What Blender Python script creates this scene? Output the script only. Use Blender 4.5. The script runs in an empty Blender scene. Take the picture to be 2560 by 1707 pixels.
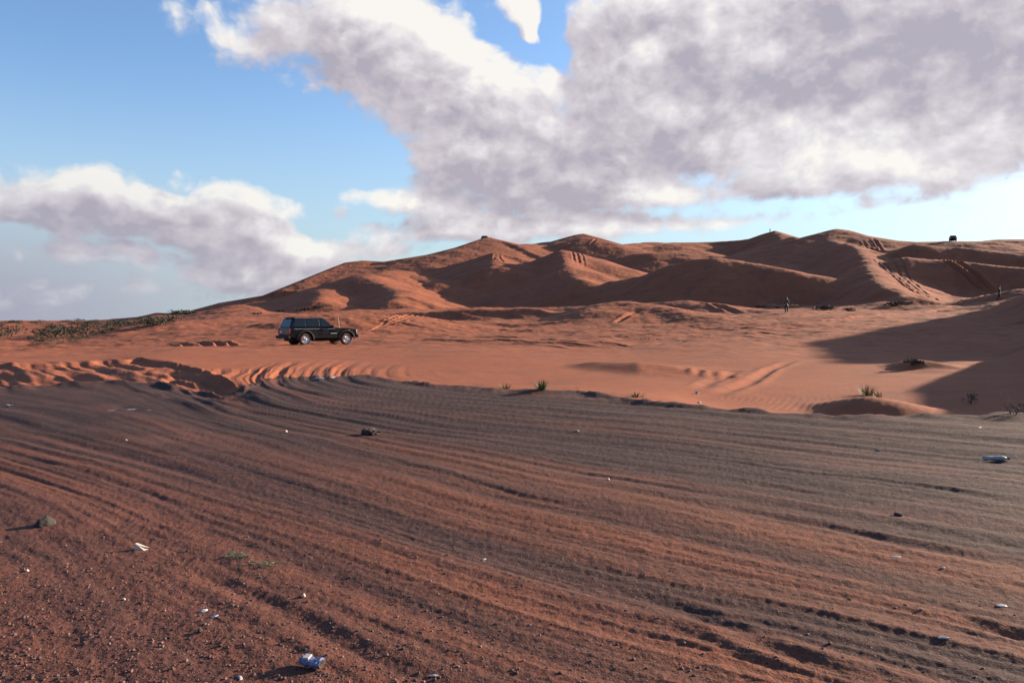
import bpy, bmesh, math, random
import numpy as np
from mathutils import Vector, Matrix

R = math.radians
scene = bpy.context.scene
COL = scene.collection

# ---------------------------------------------------------------- camera
FPX = 1991.0                      # focal length in pixels of a 2560 px wide frame
CAMH = 1.6
PITCH = math.atan(53.5 / FPX)
cam_d = bpy.data.cameras.new('camera')
cam_d.sensor_width = 36.0
cam_d.lens = 36.0 * FPX / 2560.0
cam_d.clip_start = 0.1
cam_d.clip_end = 30000.0
cam = bpy.data.objects.new('camera', cam_d)
COL.objects.link(cam)
cam.location = (0, 0, CAMH)
cam.rotation_euler = (R(90) - PITCH, 0, 0)
scene.camera = cam

# ---------------------------------------------------------------- sun, exposure
SUN_EL, SUN_AZ = R(14.5), R(62.0)          # azimuth clockwise from the view direction
SUN = Vector((math.sin(SUN_AZ) * math.cos(SUN_EL), math.cos(SUN_AZ) * math.cos(SUN_EL), math.sin(SUN_EL)))
sun_d = bpy.data.lights.new('sun', 'SUN')
sun_d.energy = 4.5
sun_d.angle = R(0.55)
sun_d.color = (1.0, 0.80, 0.60)
sun = bpy.data.objects.new('sun', sun_d)
COL.objects.link(sun)
sun.rotation_euler = (-SUN).to_track_quat('-Z', 'Y').to_euler()
scene.view_settings.view_transform = 'Standard'
scene.view_settings.look = 'None'
scene.view_settings.exposure = 1.7
scene.view_settings.gamma = 1.0

# ---------------------------------------------------------------- sky
def az_el(u, v):
    """direction (azimuth, elevation in thousandths of FPX) of a point of the sky"""
    X, Y = (u - 1280) / FPX, -(v - 853.5) / FPX
    cp, sp = math.cos(PITCH), math.sin(PITCH)
    d = Vector((X, cp + Y * sp, -sp + Y * cp)).normalized()
    return math.atan2(d.x, d.y) * FPX, math.asin(d.z) * FPX

class NT:
    def __init__(s, tree): s.t = tree; s.n = tree.nodes; s.l = tree.links
    def new(s, typ, **kw):
        n = s.n.new(typ)
        for k, v in kw.items(): setattr(n, k, v)
        return n
    def put(s, sock, val):
        if isinstance(val, bpy.types.NodeSocket): s.l.new(val, sock)
        elif val is not None: sock.default_value = val
    def math(s, op, a, b=None, c=None, clamp=False):
        n = s.new('ShaderNodeMath', operation=op, use_clamp=clamp)
        s.put(n.inputs[0], a)
        if b is not None: s.put(n.inputs[1], b)
        if c is not None: s.put(n.inputs[2], c)
        return n.outputs[0]
    def vmath(s, op, a, b=None, c=None):
        n = s.new('ShaderNodeVectorMath', operation=op)
        s.put(n.inputs[0], a)
        if b is not None: s.put(n.inputs[1], b)
        if c is not None:
            if op == 'SCALE': s.put(n.inputs[3], c)
            else: s.put(n.inputs[2], c)
        return n.outputs['Value'] if op in ('LENGTH', 'DOT_PRODUCT') else n.outputs[0]
    def noise(s, vec, scale, detail=3, rough=0.5, dist=0.0, color=False, typ='FBM', dim='3D', lac=2.0):
        n = s.new('ShaderNodeTexNoise', noise_dimensions=dim)
        try: n.noise_type = typ
        except Exception: pass
        s.put(n.inputs['Vector'], vec)
        for k, v in (('Scale', scale), ('Detail', detail), ('Roughness', rough), ('Distortion', dist), ('Lacunarity', lac)):
            if k in n.inputs: s.put(n.inputs[k], v)
        return n.outputs['Color' if color else 0]
    def ramp(s, val, a, b, c=0.0, d=1.0, smooth=True):
        n = s.new('ShaderNodeMapRange', interpolation_type='SMOOTHSTEP' if smooth else 'LINEAR')
        s.put(n.inputs[0], val)
        for i, x in enumerate((a, b, c, d)): s.put(n.inputs[i + 1], x)
        return n.outputs[0]
    def mix(s, fac, a, b, blend='MIX'):
        n = s.new('ShaderNodeMix', data_type='RGBA', blend_type=blend)
        s.put(n.inputs[0], fac)
        s.put(n.inputs[6], a if isinstance(a, bpy.types.NodeSocket) else (*a, 1))
        s.put(n.inputs[7], b if isinstance(b, bpy.types.NodeSocket) else (*b, 1))
        return n.outputs[2]
    def blobs(s, vec, lst, start=0.0):
        acc = start
        for (u, v, a, b, rot, w) in lst:
            az, el = az_el(u, v)
            m = s.new('ShaderNodeMapping', vector_type='TEXTURE')
            s.put(m.inputs['Vector'], vec)
            m.inputs['Location'].default_value = (az, el, 0)
            m.inputs['Rotation'].default_value = (0, 0, -R(rot))
            m.inputs['Scale'].default_value = (a * 1.45, b * 1.45, 1)
            g = s.new('ShaderNodeTexGradient', gradient_type='SPHERICAL')
            s.put(g.inputs[0], m.outputs[0])
            acc = s.math('MULTIPLY_ADD', g.outputs['Fac'], w * 1.25, acc)
        return acc

CLOUDS = [(840,130,260,130,10,1.1),(1110,180,240,180,32,1.1),(1250,330,260,130,32,1),(1370,420,300,95,12,1.1),
 (960,40,220,90,10,1),(1560,230,270,230,0,1.1),(2000,130,420,200,0,1.9),(2400,130,380,230,0,1.9),(1900,370,330,110,0,1.1),
 (2250,390,330,95,0,1.2),(1560,50,160,100,0,.9),(1060,430,90,50,30,.7),(1240,530,180,55,15,.7),(1120,545,150,50,15,.8),
 (1010,510,80,40,18,.9),(860,500,70,32,5,.9),(90,480,190,75,5,1.2),(215,455,50,42,0,.7),(430,500,230,75,12,1.2),
 (463,418,32,32,0,1.1),(570,468,70,40,25,.8),(690,510,80,36,22,.8),(300,555,420,36,5,.6),(600,600,240,50,15,.8),
 (250,720,700,60,0,.7),(760,650,170,55,18,.8),(590,95,110,42,18,.75),(425,35,34,60,-25,.6),(440,160,85,16,35,.6),
 (560,165,60,30,20,.4),(1290,5,75,50,25,1.3),(1330,55,26,36,10,.9),(690,40,70,40,40,.5),(280,150,70,14,35,.4),(1500,580,140,36,5,.7),(1850,555,200,26,0,.6),(2430,575,90,45,0,.55),
 (1640,485,120,30,-8,.8),(2180,520,110,16,-8,.45),(270,305,60,25,20,.3),(1950,480,160,26,-4,.6),
 (1235,60,45,90,-45,-.9),(1392,80,24,90,-15,-1.3),(1330,125,60,22,15,-.8),(1760,450,110,30,-5,-.7),(2440,330,90,22,0,-.5),
 (600,330,330,110,12,-.7),(250,300,420,150,0,-.6),(150,620,190,30,4,.75),(700,700,180,34,8,.7),(500,650,260,40,8,.8),(330,560,120,14,4,-.5),(60,585,90,18,0,-.3),(900,560,150,26,8,.6),(940,500,70,26,15,.6),(100,520,200,36,3,.7),(560,540,150,30,12,.6),(1050,600,260,36,-4,.85),(1330,585,200,34,0,.7),(1700,560,260,30,0,.6),(960,640,120,26,0,.5),(2150,590,260,16,0,.3),(1400,470,360,60,4,.5),(2300,320,320,60,0,.4)]
WHITES = [(1080,75,170,80,25,.8),(1190,140,120,55,35,.7),(930,25,140,50,5,.6),(1615,138,40,36,0,1.0),(1790,70,36,60,-25,.5),
 (1890,135,70,36,-10,.6),(1640,300,80,50,20,.45),(2200,385,340,80,5,.9),(2030,350,160,70,0,.5),(1650,482,130,32,-6,.9),
 (1470,580,120,40,5,.5),(1010,500,100,34,15,.6),(463,415,45,42,0,.8),(205,445,66,36,10,.5),(560,460,80,40,25,.5),(1320,20,70,70,0,.9),
 (600,92,90,36,15,.5),(480,500,160,18,28,.4),(1340,200,120,60,30,.5),(1350,400,60,25,35,.3),
 (1330,465,330,60,5,-.4),(2250,170,460,150,0,-.45),(880,185,250,60,0,-.2),(400,535,520,60,0,-.4),(250,740,900,110,0,-.35),(1560,370,200,70,0,-.3)]

def density_group():
    g = bpy.data.node_groups.new('cloud_density', 'ShaderNodeTree')
    g.interface.new_socket('Vector', in_out='INPUT', socket_type='NodeSocketVector')
    g.interface.new_socket('Density', in_out='OUTPUT', socket_type='NodeSocketFloat')
    t = NT(g)
    gi, go = t.new('NodeGroupInput'), t.new('NodeGroupOutput')
    p = gi.outputs[0]
    warp = t.vmath('SUBTRACT', t.noise(p, 0.0042, 3, 0.55, color=True), (0.5, 0.5, 0.5))
    q = t.vmath('MULTIPLY_ADD', warp, (120, 80, 0), p)
    b = t.blobs(q, CLOUDS)
    b = t.math('MINIMUM', b, 1.7)
    qs = t.vmath('MULTIPLY', q, (1, 1.35, 1))
    n1 = t.math('SUBTRACT', t.noise(qs, 0.0070, 8, 0.52), 0.5)
    vo = t.new('ShaderNodeTexVoronoi', feature='SMOOTH_F1')
    t.put(vo.inputs['Vector'], t.vmath('MULTIPLY_ADD', t.vmath('SUBTRACT', t.noise(p, 0.03, 3, 0.5, color=True), (0.5, 0.5, 0.5)), (26, 26, 0), qs))
    for k, v in (('Scale', 0.017), ('Detail', 2.0), ('Roughness', 0.5), ('Smoothness', 0.5), ('Lacunarity', 2.1)):
        if k in vo.inputs: vo.inputs[k].default_value = v
    n2 = t.math('SUBTRACT', 0.42, vo.outputs['Distance'])
    d = t.math('MULTIPLY_ADD', n1, 1.6, b)
    d = t.math('MULTIPLY_ADD', n2, 0.62, d)
    t.put(go.inputs[0], d)
    return g

def make_world():
    w = bpy.data.worlds.new('World'); scene.world = w; w.use_nodes = True
    t = NT(w.node_tree); t.n.clear()
    out, bg = t.new('ShaderNodeOutputWorld'), t.new('ShaderNodeBackground')
    sky = t.new('ShaderNodeTexSky', sky_type='NISHITA', sun_disc=False)
    sky.sun_elevation = SUN_EL + R(6); sky.sun_rotation = SUN_AZ; sky.altitude = 100
    sky.air_density = 1.0; sky.dust_density = 1.2; sky.ozone_density = 1.6
    tc = t.new('ShaderNodeTexCoord')
    D = t.vmath('NORMALIZE', tc.outputs['Generated'])
    sp = t.new('ShaderNodeSeparateXYZ'); t.put(sp.inputs[0], D)
    az = t.math('MULTIPLY', t.math('ARCTAN2', sp.outputs[0], sp.outputs[1]), FPX)
    el = t.math('MULTIPLY', t.math('ARCSINE', sp.outputs[2]), FPX)
    cb = t.new('ShaderNodeCombineXYZ'); t.put(cb.inputs[0], az); t.put(cb.inputs[1], el)
    p = cb.outputs[0]
    G = density_group()
    def dens(v):
        n = t.new('ShaderNodeGroup'); n.node_tree = G; t.put(n.inputs[0], v); return n.outputs[0]
    d1 = dens(p); d2 = dens(t.vmath('ADD', p, (34, 46, 0)))
    far = t.ramp(el, -40, 260, 1, 0)
    cover = t.ramp(d1, 0.20, 0.98)
    rel = t.math('MULTIPLY', t.math('SUBTRACT', d1, d2), 0.60)
    thick = t.ramp(d1, 0.45, 1.3)
    W = t.blobs(p, WHITES)
    fine = t.math('SUBTRACT', t.noise(p, 0.006, 4, 0.55), 0.5)
    br = t.math('ADD', t.math('MULTIPLY_ADD', thick, -0.30, 0.62), rel)
    br = t.math('ADD', br, t.math('MULTIPLY', W, 0.50))
    br = t.math('MULTIPLY_ADD', fine, 0.34, br, clamp=True)
    colr = t.new('ShaderNodeValToRGB'); t.put(colr.inputs[0], br)
    cr = colr.color_ramp
    cr.elements[0].color = (0.226, 0.207, 0.240, 1); cr.elements[0].position = 0.0
    cr.elements[1].color = (0.485, 0.468, 0.440, 1); cr.elements[1].position = 0.95
    e = cr.elements.new(0.35); e.color = (0.312, 0.284, 0.306, 1)
    e = cr.elements.new(0.65); e.color = (0.390, 0.372, 0.385, 1)
    left = t.ramp(az, -1300, -300, 1, 0)
    lowleft = t.math('MULTIPLY', left, t.ramp(el, 0, 480, 1, 0))
    ccol = t.mix(t.math('MULTIPLY', lowleft, 0.45), colr.outputs[0], (0.140, 0.158, 0.225))
    skyc = t.vmath('MULTIPLY', sky.outputs[0], (0.076, 0.091, 0.108))
    skyc = t.mix(t.math('MULTIPLY', t.ramp(el, -20, 620, 1, 0), 0.80), skyc, (0.275, 0.345, 0.370))
    skyc = t.mix(t.math('MULTIPLY', left, t.ramp(el, 20, 360, .95, 0)), skyc, (0.190, 0.186, 0.240))
    cover = t.math('MULTIPLY', cover, t.math('MULTIPLY_ADD', far, -0.12, 0.97))
    fin = t.mix(cover, skyc, ccol)
    t.put(bg.inputs['Color'], fin); bg.inputs['Strength'].default_value = 0.62
    t.put(out.inputs[0], bg.outputs[0])
    try:
        w.cycles.sampling_method = 'NONE'
    except Exception: pass
make_world()
scene.cycles.max_bounces = 4
scene.cycles.diffuse_bounces = 2
scene.cycles.use_adaptive_sampling = True
scene.cycles.adaptive_threshold = 0.02
# ---------------------------------------------------------------- helpers
def P(u, v, y):
    """world point seen at photograph pixel (u, v) at depth y metres"""
    X, Y = (u - 1280) / FPX, -(v - 853.5) / FPX
    cp, sp = math.cos(PITCH), math.sin(PITCH)
    dx, dy, dz = X, cp + Y * sp, -sp + Y * cp
    k = y / dy
    return (dx * k, y, CAMH + dz * k)

def G0(u, v, z=0.0):
    """point of the level z seen at pixel (u, v)"""
    X, Y = (u - 1280) / FPX, -(v - 853.5) / FPX
    cp, sp = math.cos(PITCH), math.sin(PITCH)
    dx, dy, dz = X, cp + Y * sp, -sp + Y * cp
    k = (z - CAMH) / dz
    return (dx * k, dy * k)

def sstep(a, b, x):
    t = np.clip((x - a) / (b - a), 0, 1)
    return t * t * (3 - 2 * t)

def hash2(ix, iy, seed):
    h = (ix.astype(np.int64) * 374761393 + iy.astype(np.int64) * 668265263 + seed * 974634777) & 0xffffffff
    h = ((h ^ (h >> 13)) * 1274126177) & 0xffffffff
    return ((h ^ (h >> 16)) & 0xffff) / 65535.0

def vnoise(x, y, seed=0):
    ix, iy = np.floor(x), np.floor(y)
    fx, fy = x - ix, y - iy
    ix = ix.astype(np.int64); iy = iy.astype(np.int64)
    sx = fx * fx * fx * (fx * (fx * 6 - 15) + 10); sy = fy * fy * fy * (fy * (fy * 6 - 15) + 10)
    def gr(i, j):
        a = hash2(ix + i, iy + j, seed) * 2 * np.pi
        return np.cos(a) * (fx - i) + np.sin(a) * (fy - j)
    a, b, c, d = gr(0, 0), gr(1, 0), gr(0, 1), gr(1, 1)
    return ((a + (b - a) * sx) * (1 - sy) + (c + (d - c) * sx) * sy) * 1.5

def fbm(x, y, seed=0, octv=4, rough=0.5):
    s, a = 0, 1.0
    for k in range(octv):
        s = s + a * vnoise(x * 2 ** k + 13.7 * k, y * 2 ** k - 7.1 * k, seed + k); a *= rough
    return s

class TPS:
    def __init__(s, pts, vals, lam=1e-4):
        s.p = np.array(pts, float); n = len(s.p); v = np.array(vals, float)
        d2 = ((s.p[:, None] - s.p[None]) ** 2).sum(-1)
        K = 0.5 * d2 * np.log(d2 + 1e-12) + lam * np.eye(n)
        Q = np.hstack([np.ones((n, 1)), s.p])
        A = np.block([[K, Q], [Q.T, np.zeros((3, 3))]])
        s.w = np.linalg.solve(A, np.concatenate([v, np.zeros(3)]))
    def __call__(s, x, y):
        out = s.w[-3] + s.w[-2] * x + s.w[-1] * y
        for k in range(len(s.p)):
            d2 = (x - s.p[k, 0]) ** 2 + (y - s.p[k, 1]) ** 2 + 1e-12
            out = out + s.w[k] * 0.5 * d2 * np.log(d2)
        return out

# ---------------------------------------------------------------- terrain: broad shape
BASE = []
def bp(u, v, y): x, y, z = P(u, v, y); BASE.append((x, y, z))
for x, y in ((-3,3),(0,3),(3,3),(-6,8),(0,8),(6,8),(-9,14),(-4,14),(2,12),(8,11.5),(-12,19),(-6,19),(0,16),(12,15),(-4,5),(4,5),(-16,22)):
    BASE.append((x, y, 0.0))
for q in ((0,905,30),(300,905,30),(0,880,42),(0,855,60),(0,832,110),(0,812,300),(250,830,110),(250,812,300),
          (430,885,34),(620,880,36),(300,868,47),(730,863,47),(900,850,55),(1200,870,42),(1000,905,31),(1500,895,36),(1600,860,48),
          (1900,862,45),(2150,880,40),(1300,830,70),(1000,825,70),(1700,830,65),(2000,835,60),(1960,784,87),(2120,788,85),(1500,797,85),
          (2340,772,108),(2498,750,117),(900,935,24.5),(1150,950,23),(1350,960,22),(1700,1003,17.5),(1700,975,21),(1600,940,26),
          (2000,935,28),(2280,930,28),(2500,930,27),(2450,860,46),(2560,800,70),(2560,742,98),(2300,820,64),
          (480,806,80),(640,797,88),(330,837,66),(150,872,50),(560,770,160),(700,775,150),(800,770,135),(1000,768,140),(1200,770,130),
          (1400,762,130),(1700,757,125),(1830,776,108),(870,730,200),(1000,700,240),(1080,720,190),(1150,690,240),(1250,650,300),
          (1330,720,180),(1540,690,190),(1720,645,250),(1850,640,235),(1600,625,310),(1750,618,335),(700,730,240),
          (2250,690,145),(2350,700,140),(2450,700,135),(2320,757,115),(2230,630,185),(2500,640,165),(2560,700,130),(2350,640,170),
          (940,672,270),(1100,655,280),(1400,612,330)):
    bp(*q)
for q in ((330,806,215),(400,800,235),(455,796,190),(330,806,300),(430,804,310),(330,804,430),(480,802,420)): bp(*q)
for u, y, z in ((1750,19,-.34),(1900,18,-.42),(1950,22,-.38),(2050,17.5,-.48),(2150,19.5,-.46),(2200,16,-.42),(2300,18,-.45),(2300,23,-.36),(2450,17,-.3),(2100,24,-.36)): BASE.append((P(u,900,y)[0], y, z))
for az in (-0.62, -0.45, -0.3): BASE.append((math.sin(az) * 700, math.cos(az) * 700, 0.5)); BASE.append((math.sin(az) * 2500, math.cos(az) * 2500, 0.5))
for az in (-0.1, 0.1, 0.3, 0.5, 0.62):
    BASE.append((math.sin(az) * 520, math.cos(az) * 520, 14)); BASE.append((math.sin(az) * 900, math.cos(az) * 900, 2)); BASE.append((math.sin(az) * 2500, math.cos(az) * 2500, 0))
BASE.append((-250, 380, 0)); BASE.append((-420, 560, 0))
for az in (0.75, 0.85):
    for r, z in ((6, 0), (16, 0), (30, 0.2), (60, 2), (110, 6), (200, 12), (500, 12)): BASE.append((math.sin(az) * r, math.cos(az) * r, z))
for az in (-0.75, -0.85):
    for r in (6, 16, 40, 110, 400): BASE.append((math.sin(az) * r, math.cos(az) * r, 0.0))
LR = 0.42
def wh(x, y):
    return np.arctan2(x, y) * 2.2, np.log(np.sqrt(x * x + y * y)) * LR * 2.2
_b = np.array(BASE)
# heights are scaled by distance so that the fit is even in the picture and in the world
_wx, _wy = wh(_b[:, 0], _b[:, 1]); _r = np.hypot(_b[:, 0], _b[:, 1])
BTPS = TPS(np.stack([_wx, _wy], 1), _b[:, 2] / (_r + 8) * 100, lam=2e-4)
def base_z(x, y):
    r = np.hypot(x, y); az = np.arctan2(x, y)
    azc = np.clip(az, -0.85, 0.85)
    rr = np.clip(r, 3, 2500)
    z = BTPS(azc * 2.2, np.log(rr) * LR * 2.2) * (rr + 8) / 100
    k = sstep(1.2, 2.2, np.abs(az))
    return z * (1 - k) + 0.0

# ridge lines of the dunes: points (u, v, depth), steepness on the lee and on the windward side, crest rounding
RIDGES = []
def ridge(pts, lee=0.52, wind=0.24, rnd=1.2, raw=False):
    far = pts[0][2] > 110 and not raw
    RIDGES.append(([P(*q) if not raw else q for q in pts], lee * (.93 if far else 1), wind, rnd * (1.9 if far else 1)))
# skyline of the big dune field
ridge([(455,785,215),(549,757,235),(656,739,250),(746,703,262),(817,674,272),(864,656,280),(906,651,285)], .3, .22, 4)
ridge([(906,651,285),(960,654,290),(1067,637,305),(1138,619,315),(1203,597,325),(1218,593,326)], .26, .25, 3)
ridge([(1218,593,326),(1260,603,328),(1299,612,330),(1377,605,335),(1438,587,340),(1458,584,340),(1489,594,340),(1557,612,345),(1625,604,350),(1744,606,360)], .34, .26, 3)
ridge([(1744,606,360),(1846,600,350),(1870,599,345),(1907,585,340),(1938,577,338),(1999,596,330),(2050,612,320)], .5, .25, 2)
ridge([(1938,577,338),(1950,592,318),(1962,606,300)], .5, .25, 1.5)
ridge([(1960,612,255),(2006,597,250),(2053,582,240),(2092,570,232),(2122,576,228),(2172,591,222),(2247,603,215),(2291,605,208),(2342,605,200),(2366,601,192),(2396,601,188),(2440,603,190),(2500,597,190),(2560,596,190),(2700,592,190)], .33, .22, 2.5)
# main dark ridge coming towards the camera
ridge([(2053,584,238),(2062,594,222),(2100,608,200),(2146,620,176),(2166,650,155),(2172,677,140),(2192,702,126),(2222,722,116),(2262,742,110)], .62, .40, .9)
ridge([(2100,612,200),(2060,640,197),(2000,655,195),(1960,664,193)], .5, .25, 2)
ridge([(1812,652,150),(1795,641,152),(1744,645,154),(1690,660,156),(1642,677,158),(1600,690,160),(1540,706,163),(1480,725,166),(1424,742,169)], .62, .26, 1.4)
ridge([(1812,652,150),(1840,672,156),(1880,676,166),(1960,664,190)], .6, .3, 2)
# ridge with a peak in the middle
ridge([(1404,628,225),(1370,645,226),(1320,664,228),(1250,680,230),(1190,700,232),(1120,735,235),(1075,765,238)], .42, .3, 1.5)
ridge([(1404,628,225),(1410,642,215),(1414,658,203),(1420,675,190),(1440,694,178),(1452,702,170)], .6, .42, 1)
ridge([(1414,672,190),(1360,695,192),(1290,722,195),(1230,745,199)], .46, .34, 2)
# left group
ridge([(560,788,214),(600,772,210),(656,757,206),(720,742,200),(771,727,192),(800,722,182),(812,732,168),(800,748,156)], .5, .3, 1.4)
ridge([(820,740,206),(860,708,202),(906,692,196),(953,713,180),(996,724,166),(1004,738,154),(985,752,146)], .55, .3, 1.4)
ridge([(906,692,196),(940,682,210),(990,676,225),(1040,690,215),(1100,705,205)], .4, .3, 2.5)
ridge([(985,668,262),(1030,674,258),(1113,667,252),(1174,650,246),(1235,631,240),(1240,650,222),(1236,664,212)], .5, .3, 1.3)
ridge([(1110,694,236),(1149,690,233),(1225,674,229),(1300,667,225)], .55, .3, 1.6)
# hollows under the skyline
ridge([(1330,632,322),(1400,612,318),(1460,596,314),(1500,606,310),(1540,616,305),(1600,625,300),(1660,612,310)], .4, .26, 2)
ridge([(1570,640,265),(1640,633,262),(1700,628,268)], .4, .2, 2)
ridge([(1000,660,296),(1060,640,292),(1130,626,288)], .5, .25, 2)
# low swells in front of the dunes
ridge([(330,836,68),(400,818,74),(480,803,80),(560,797,84),(640,793,88),(760,784,94),(900,776,100),(1040,772,106),(1300,768,110),(1500,762,108),(1700,752,104),(1760,760,100)], .3, .16, 2)
ridge([(500,829,71),(600,818,70),(740,806,69),(840,795,71),(930,788,74),(1020,786,78)], .55, .18, .8)
ridge([(1014,785,97),(1120,778,96),(1240,774,95),(1330,771,94)], .58, .16, 1)
ridge([(1500,763,92),(1580,755,90),(1660,768,86),(1740,790,80)], .3, .2, 1.2)
ridge([(1480,772,86),(1520,757,90),(1560,754,92)], .3, .2, 1.2)
ridge([(150,870,46),(70,885,40),(0,895,36)], .3, .2, .8)
ridge([(345,800,150),(390,786,155),(430,786,160),(480,790,165)], .4, .25, 1.5)
# right edge
ridge([(2290,613,170),(2360,618,168),(2450,624,167),(2560,630,166),(2700,640,165)], .6, .2, 1.6)
ridge([(2270,640,152),(2380,655,149),(2470,666,147),(2560,676,146),(2700,690,145)], .58, .2, 1.6)
ridge([(2700,700,104),(2560,725,104),(2470,745,106),(2366,770,104),(2187,788,88),(2068,797,80)], .3, .15, 1.5)
ridge([(2215,760,106),(2190,752,112),(2160,760,112)], .3, .2, .8)
# dunes beyond the right edge of the frame, which throw the dark shadow over the slope
ridge([(110,130,14),(96,110,15),(84,92,16.3),(73,75,16.4),(62.6,59,14.2),(60,54,11),(56,47,5)], .64, .64, 2, raw=True)
ridge([(36,41,2),(33.7,36.4,5),(31.2,32.3,5.4),(25.2,23.7,4.6),(23,20,1.5)], .62, .6, .8, raw=True)
# bush mounds and the small mound with a plant on the right
ridge([(2290,899,29.5),(2306,901,29.2)], .45, .22, .35)
ridge([(2340,925,28),(2420,905,31)], .2, .1, .5)
ridge([(2080,1012,18.2),(2120,1003,17.8),(2172,991,17.4),(2215,1001,17.0),(2260,1018,16.5)], .42, .2, .22)
ridge([(1480,905,30),(1590,905,28.5),(1605,925,27),(1580,948,25.5),(1650,965,23.5),(1740,978,21.5)], .24, .10, .15)

def ridge_eval(x, y, pts, lee, wind, rnd, pad=60):
    pts = np.array(pts)
    out = np.full(x.shape, -1e3)
    L = 0
    zmax = pts[:, 2].max() + 1
    m = (x > pts[:, 0].min() - pad) & (x < pts[:, 0].max() + pad) & (y > pts[:, 1].min() - pad) & (y < pts[:, 1].max() + pad)
    idx = np.nonzero(m)
    if len(idx[0]) == 0: return out
    X, Y = x[idx], y[idx]
    best = np.full(X.shape, -1e3)
    for a, b in zip(pts[:-1], pts[1:]):
        ab = b[:2] - a[:2]; L2 = (ab ** 2).sum()
        t = np.clip(((X - a[0]) * ab[0] + (Y - a[1]) * ab[1]) / L2, 0, 1)
        dx, dy = X - (a[0] + ab[0] * t), Y - (a[1] + ab[1] * t)
        d = np.sqrt(dx * dx + dy * dy) + 1e-6
        side = (dx * -0.86 + dy * -0.5) / d
        s = wind + (lee - wind) * sstep(-0.35, 0.55, side)
        dd = np.sqrt(d * d + rnd * rnd) - rnd
        z = a[2] + (b[2] - a[2]) * t - s * dd
        best = np.maximum(best, z)
    out[idx] = best
    return out

def smax(a, b, k):
    h = np.clip(0.5 + 0.5 * (a - b) / k, 0, 1)
    return b + (a - b) * h + k * h * (1 - h)

# ---------------------------------------------------------------- terrain: gravel lot, ruts, bank
EDGE_PX = [(-900,985),(0,968),(150,962),(250,957),(400,960),(560,985),(610,978),(660,958),(700,948),(760,944),(850,939),(960,944),(1080,958),(1180,964),(1260,974),
           (1330,978),(1400,974),(1440,972),(1490,984),(1600,1000),(1700,1011),(1860,1026),(2030,1036),(2220,1032),(2330,1034),(2440,1036),(2560,1036),(3200,1040)]
_e = [G0(u, v) for u, v in EDGE_PX]
EAZ = np.array([math.atan2(a, b) for a, b in _e]); ERR = np.array([math.hypot(a, b) for a, b in _e])
def edge_d(x, y):
    """metres beyond the rim of the gravel lot (negative inside)"""
    az = np.arctan2(x, y); r = np.hypot(x, y)
    e = np.interp(az, EAZ, ERR)
    return r - e + 0.35 * fbm(x * 0.55, y * 0.55, 31, 3)

FAM = [[(2560,1150),(2000,1095),(1500,1052),(1150,1018),(850,985),(760,960),(745,938),(800,905),(900,875)],
       [(2560,1215),(2000,1140),(1500,1088),(1000,1040),(740,1000),(640,965),(655,930),(720,895),(830,870)],
       [(2560,1330),(2000,1235),(1500,1160),(1000,1082),(690,1025),(545,978),(560,935),(640,895),(760,868)],
       [(2560,1490),(2000,1370),(1400,1245),(900,1125),(520,1030),(330,968),(220,930),(120,912)],
       [(2560,1690),(1900,1530),(1300,1395),(800,1240),(400,1120),(100,1040),(-200,985)],
       [(2000,1720),(1400,1570),(900,1400),(500,1275),(150,1165),(-200,1090)],
       [(1150,1760),(700,1550),(420,1390),(180,1260),(-200,1130)]]
_wp, _ww, _wt = [], [], []
for k, fam in enumerate(FAM):
    pts = np.array([G0(u, v) for u, v in fam]); seg = np.hypot(*np.diff(pts, axis=0).T); L = np.concatenate([[0], np.cumsum(seg)])
    for s in np.linspace(0, L[-1], 12):
        _wp.append((np.interp(s, L, pts[:, 0]), np.interp(s, L, pts[:, 1]))); _ww.append(k); _wt.append(s)
WT = TPS(_wp, _ww, lam=0.5); TT = TPS(_wp, _wt, lam=0.5)

GROOVES = []   # ground-level grooves: polyline in metres, depth, half width
def groove(px, depth, width, z=0.0, y=None):
    GROOVES.append(([G0(u, v, z) for u, v in px], depth, width))
def ggroove(pts3, depth, width):
    GROOVES.append(([(q[0], q[1]) for q in (P(*p) for p in pts3)], depth, width))
groove([(420,1385),(520,1440),(640,1500),(780,1570),(900,1640),(1010,1705),(1100,1760)], 0.0130, 0.068)
groove([(330,1210),(450,1275),(560,1320),(720,1375),(900,1450)], 0.0057, 0.041)
groove([(0,1325),(30,1355),(90,1390),(140,1410)], 0.0057, 0.041)
groove([(100,1215),(200,1280),(320,1345),(420,1385)], 0.0031, 0.034)
groove([(1690,1132),(1850,1150),(2000,1178),(2150,1192),(2300,1215),(2560,1262)], 0.0194, 0.081)
groove([(1800,1262),(2000,1300),(2200,1345),(2400,1385),(2600,1425)], 0.0130, 0.075)
groove([(1480,1440),(1700,1520),(1900,1600),(2100,1680),(2200,1740)], 0.0130, 0.068)
groove([(1650,1560),(1800,1610),(2000,1680),(2100,1720)], 0.0078, 0.041)
groove([(2380,1540),(2470,1560),(2600,1600)], 0.0181, 0.068)
groove([(1350,1165),(1500,1190),(1650,1215),(1850,1245)], 0.0073, 0.062)
groove([(900,1130),(1100,1180),(1300,1240),(1500,1280)], 0.0057, 0.047)
groove([(380,1395),(500,1400),(600,1420)], 0.0026, 0.034)
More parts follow.
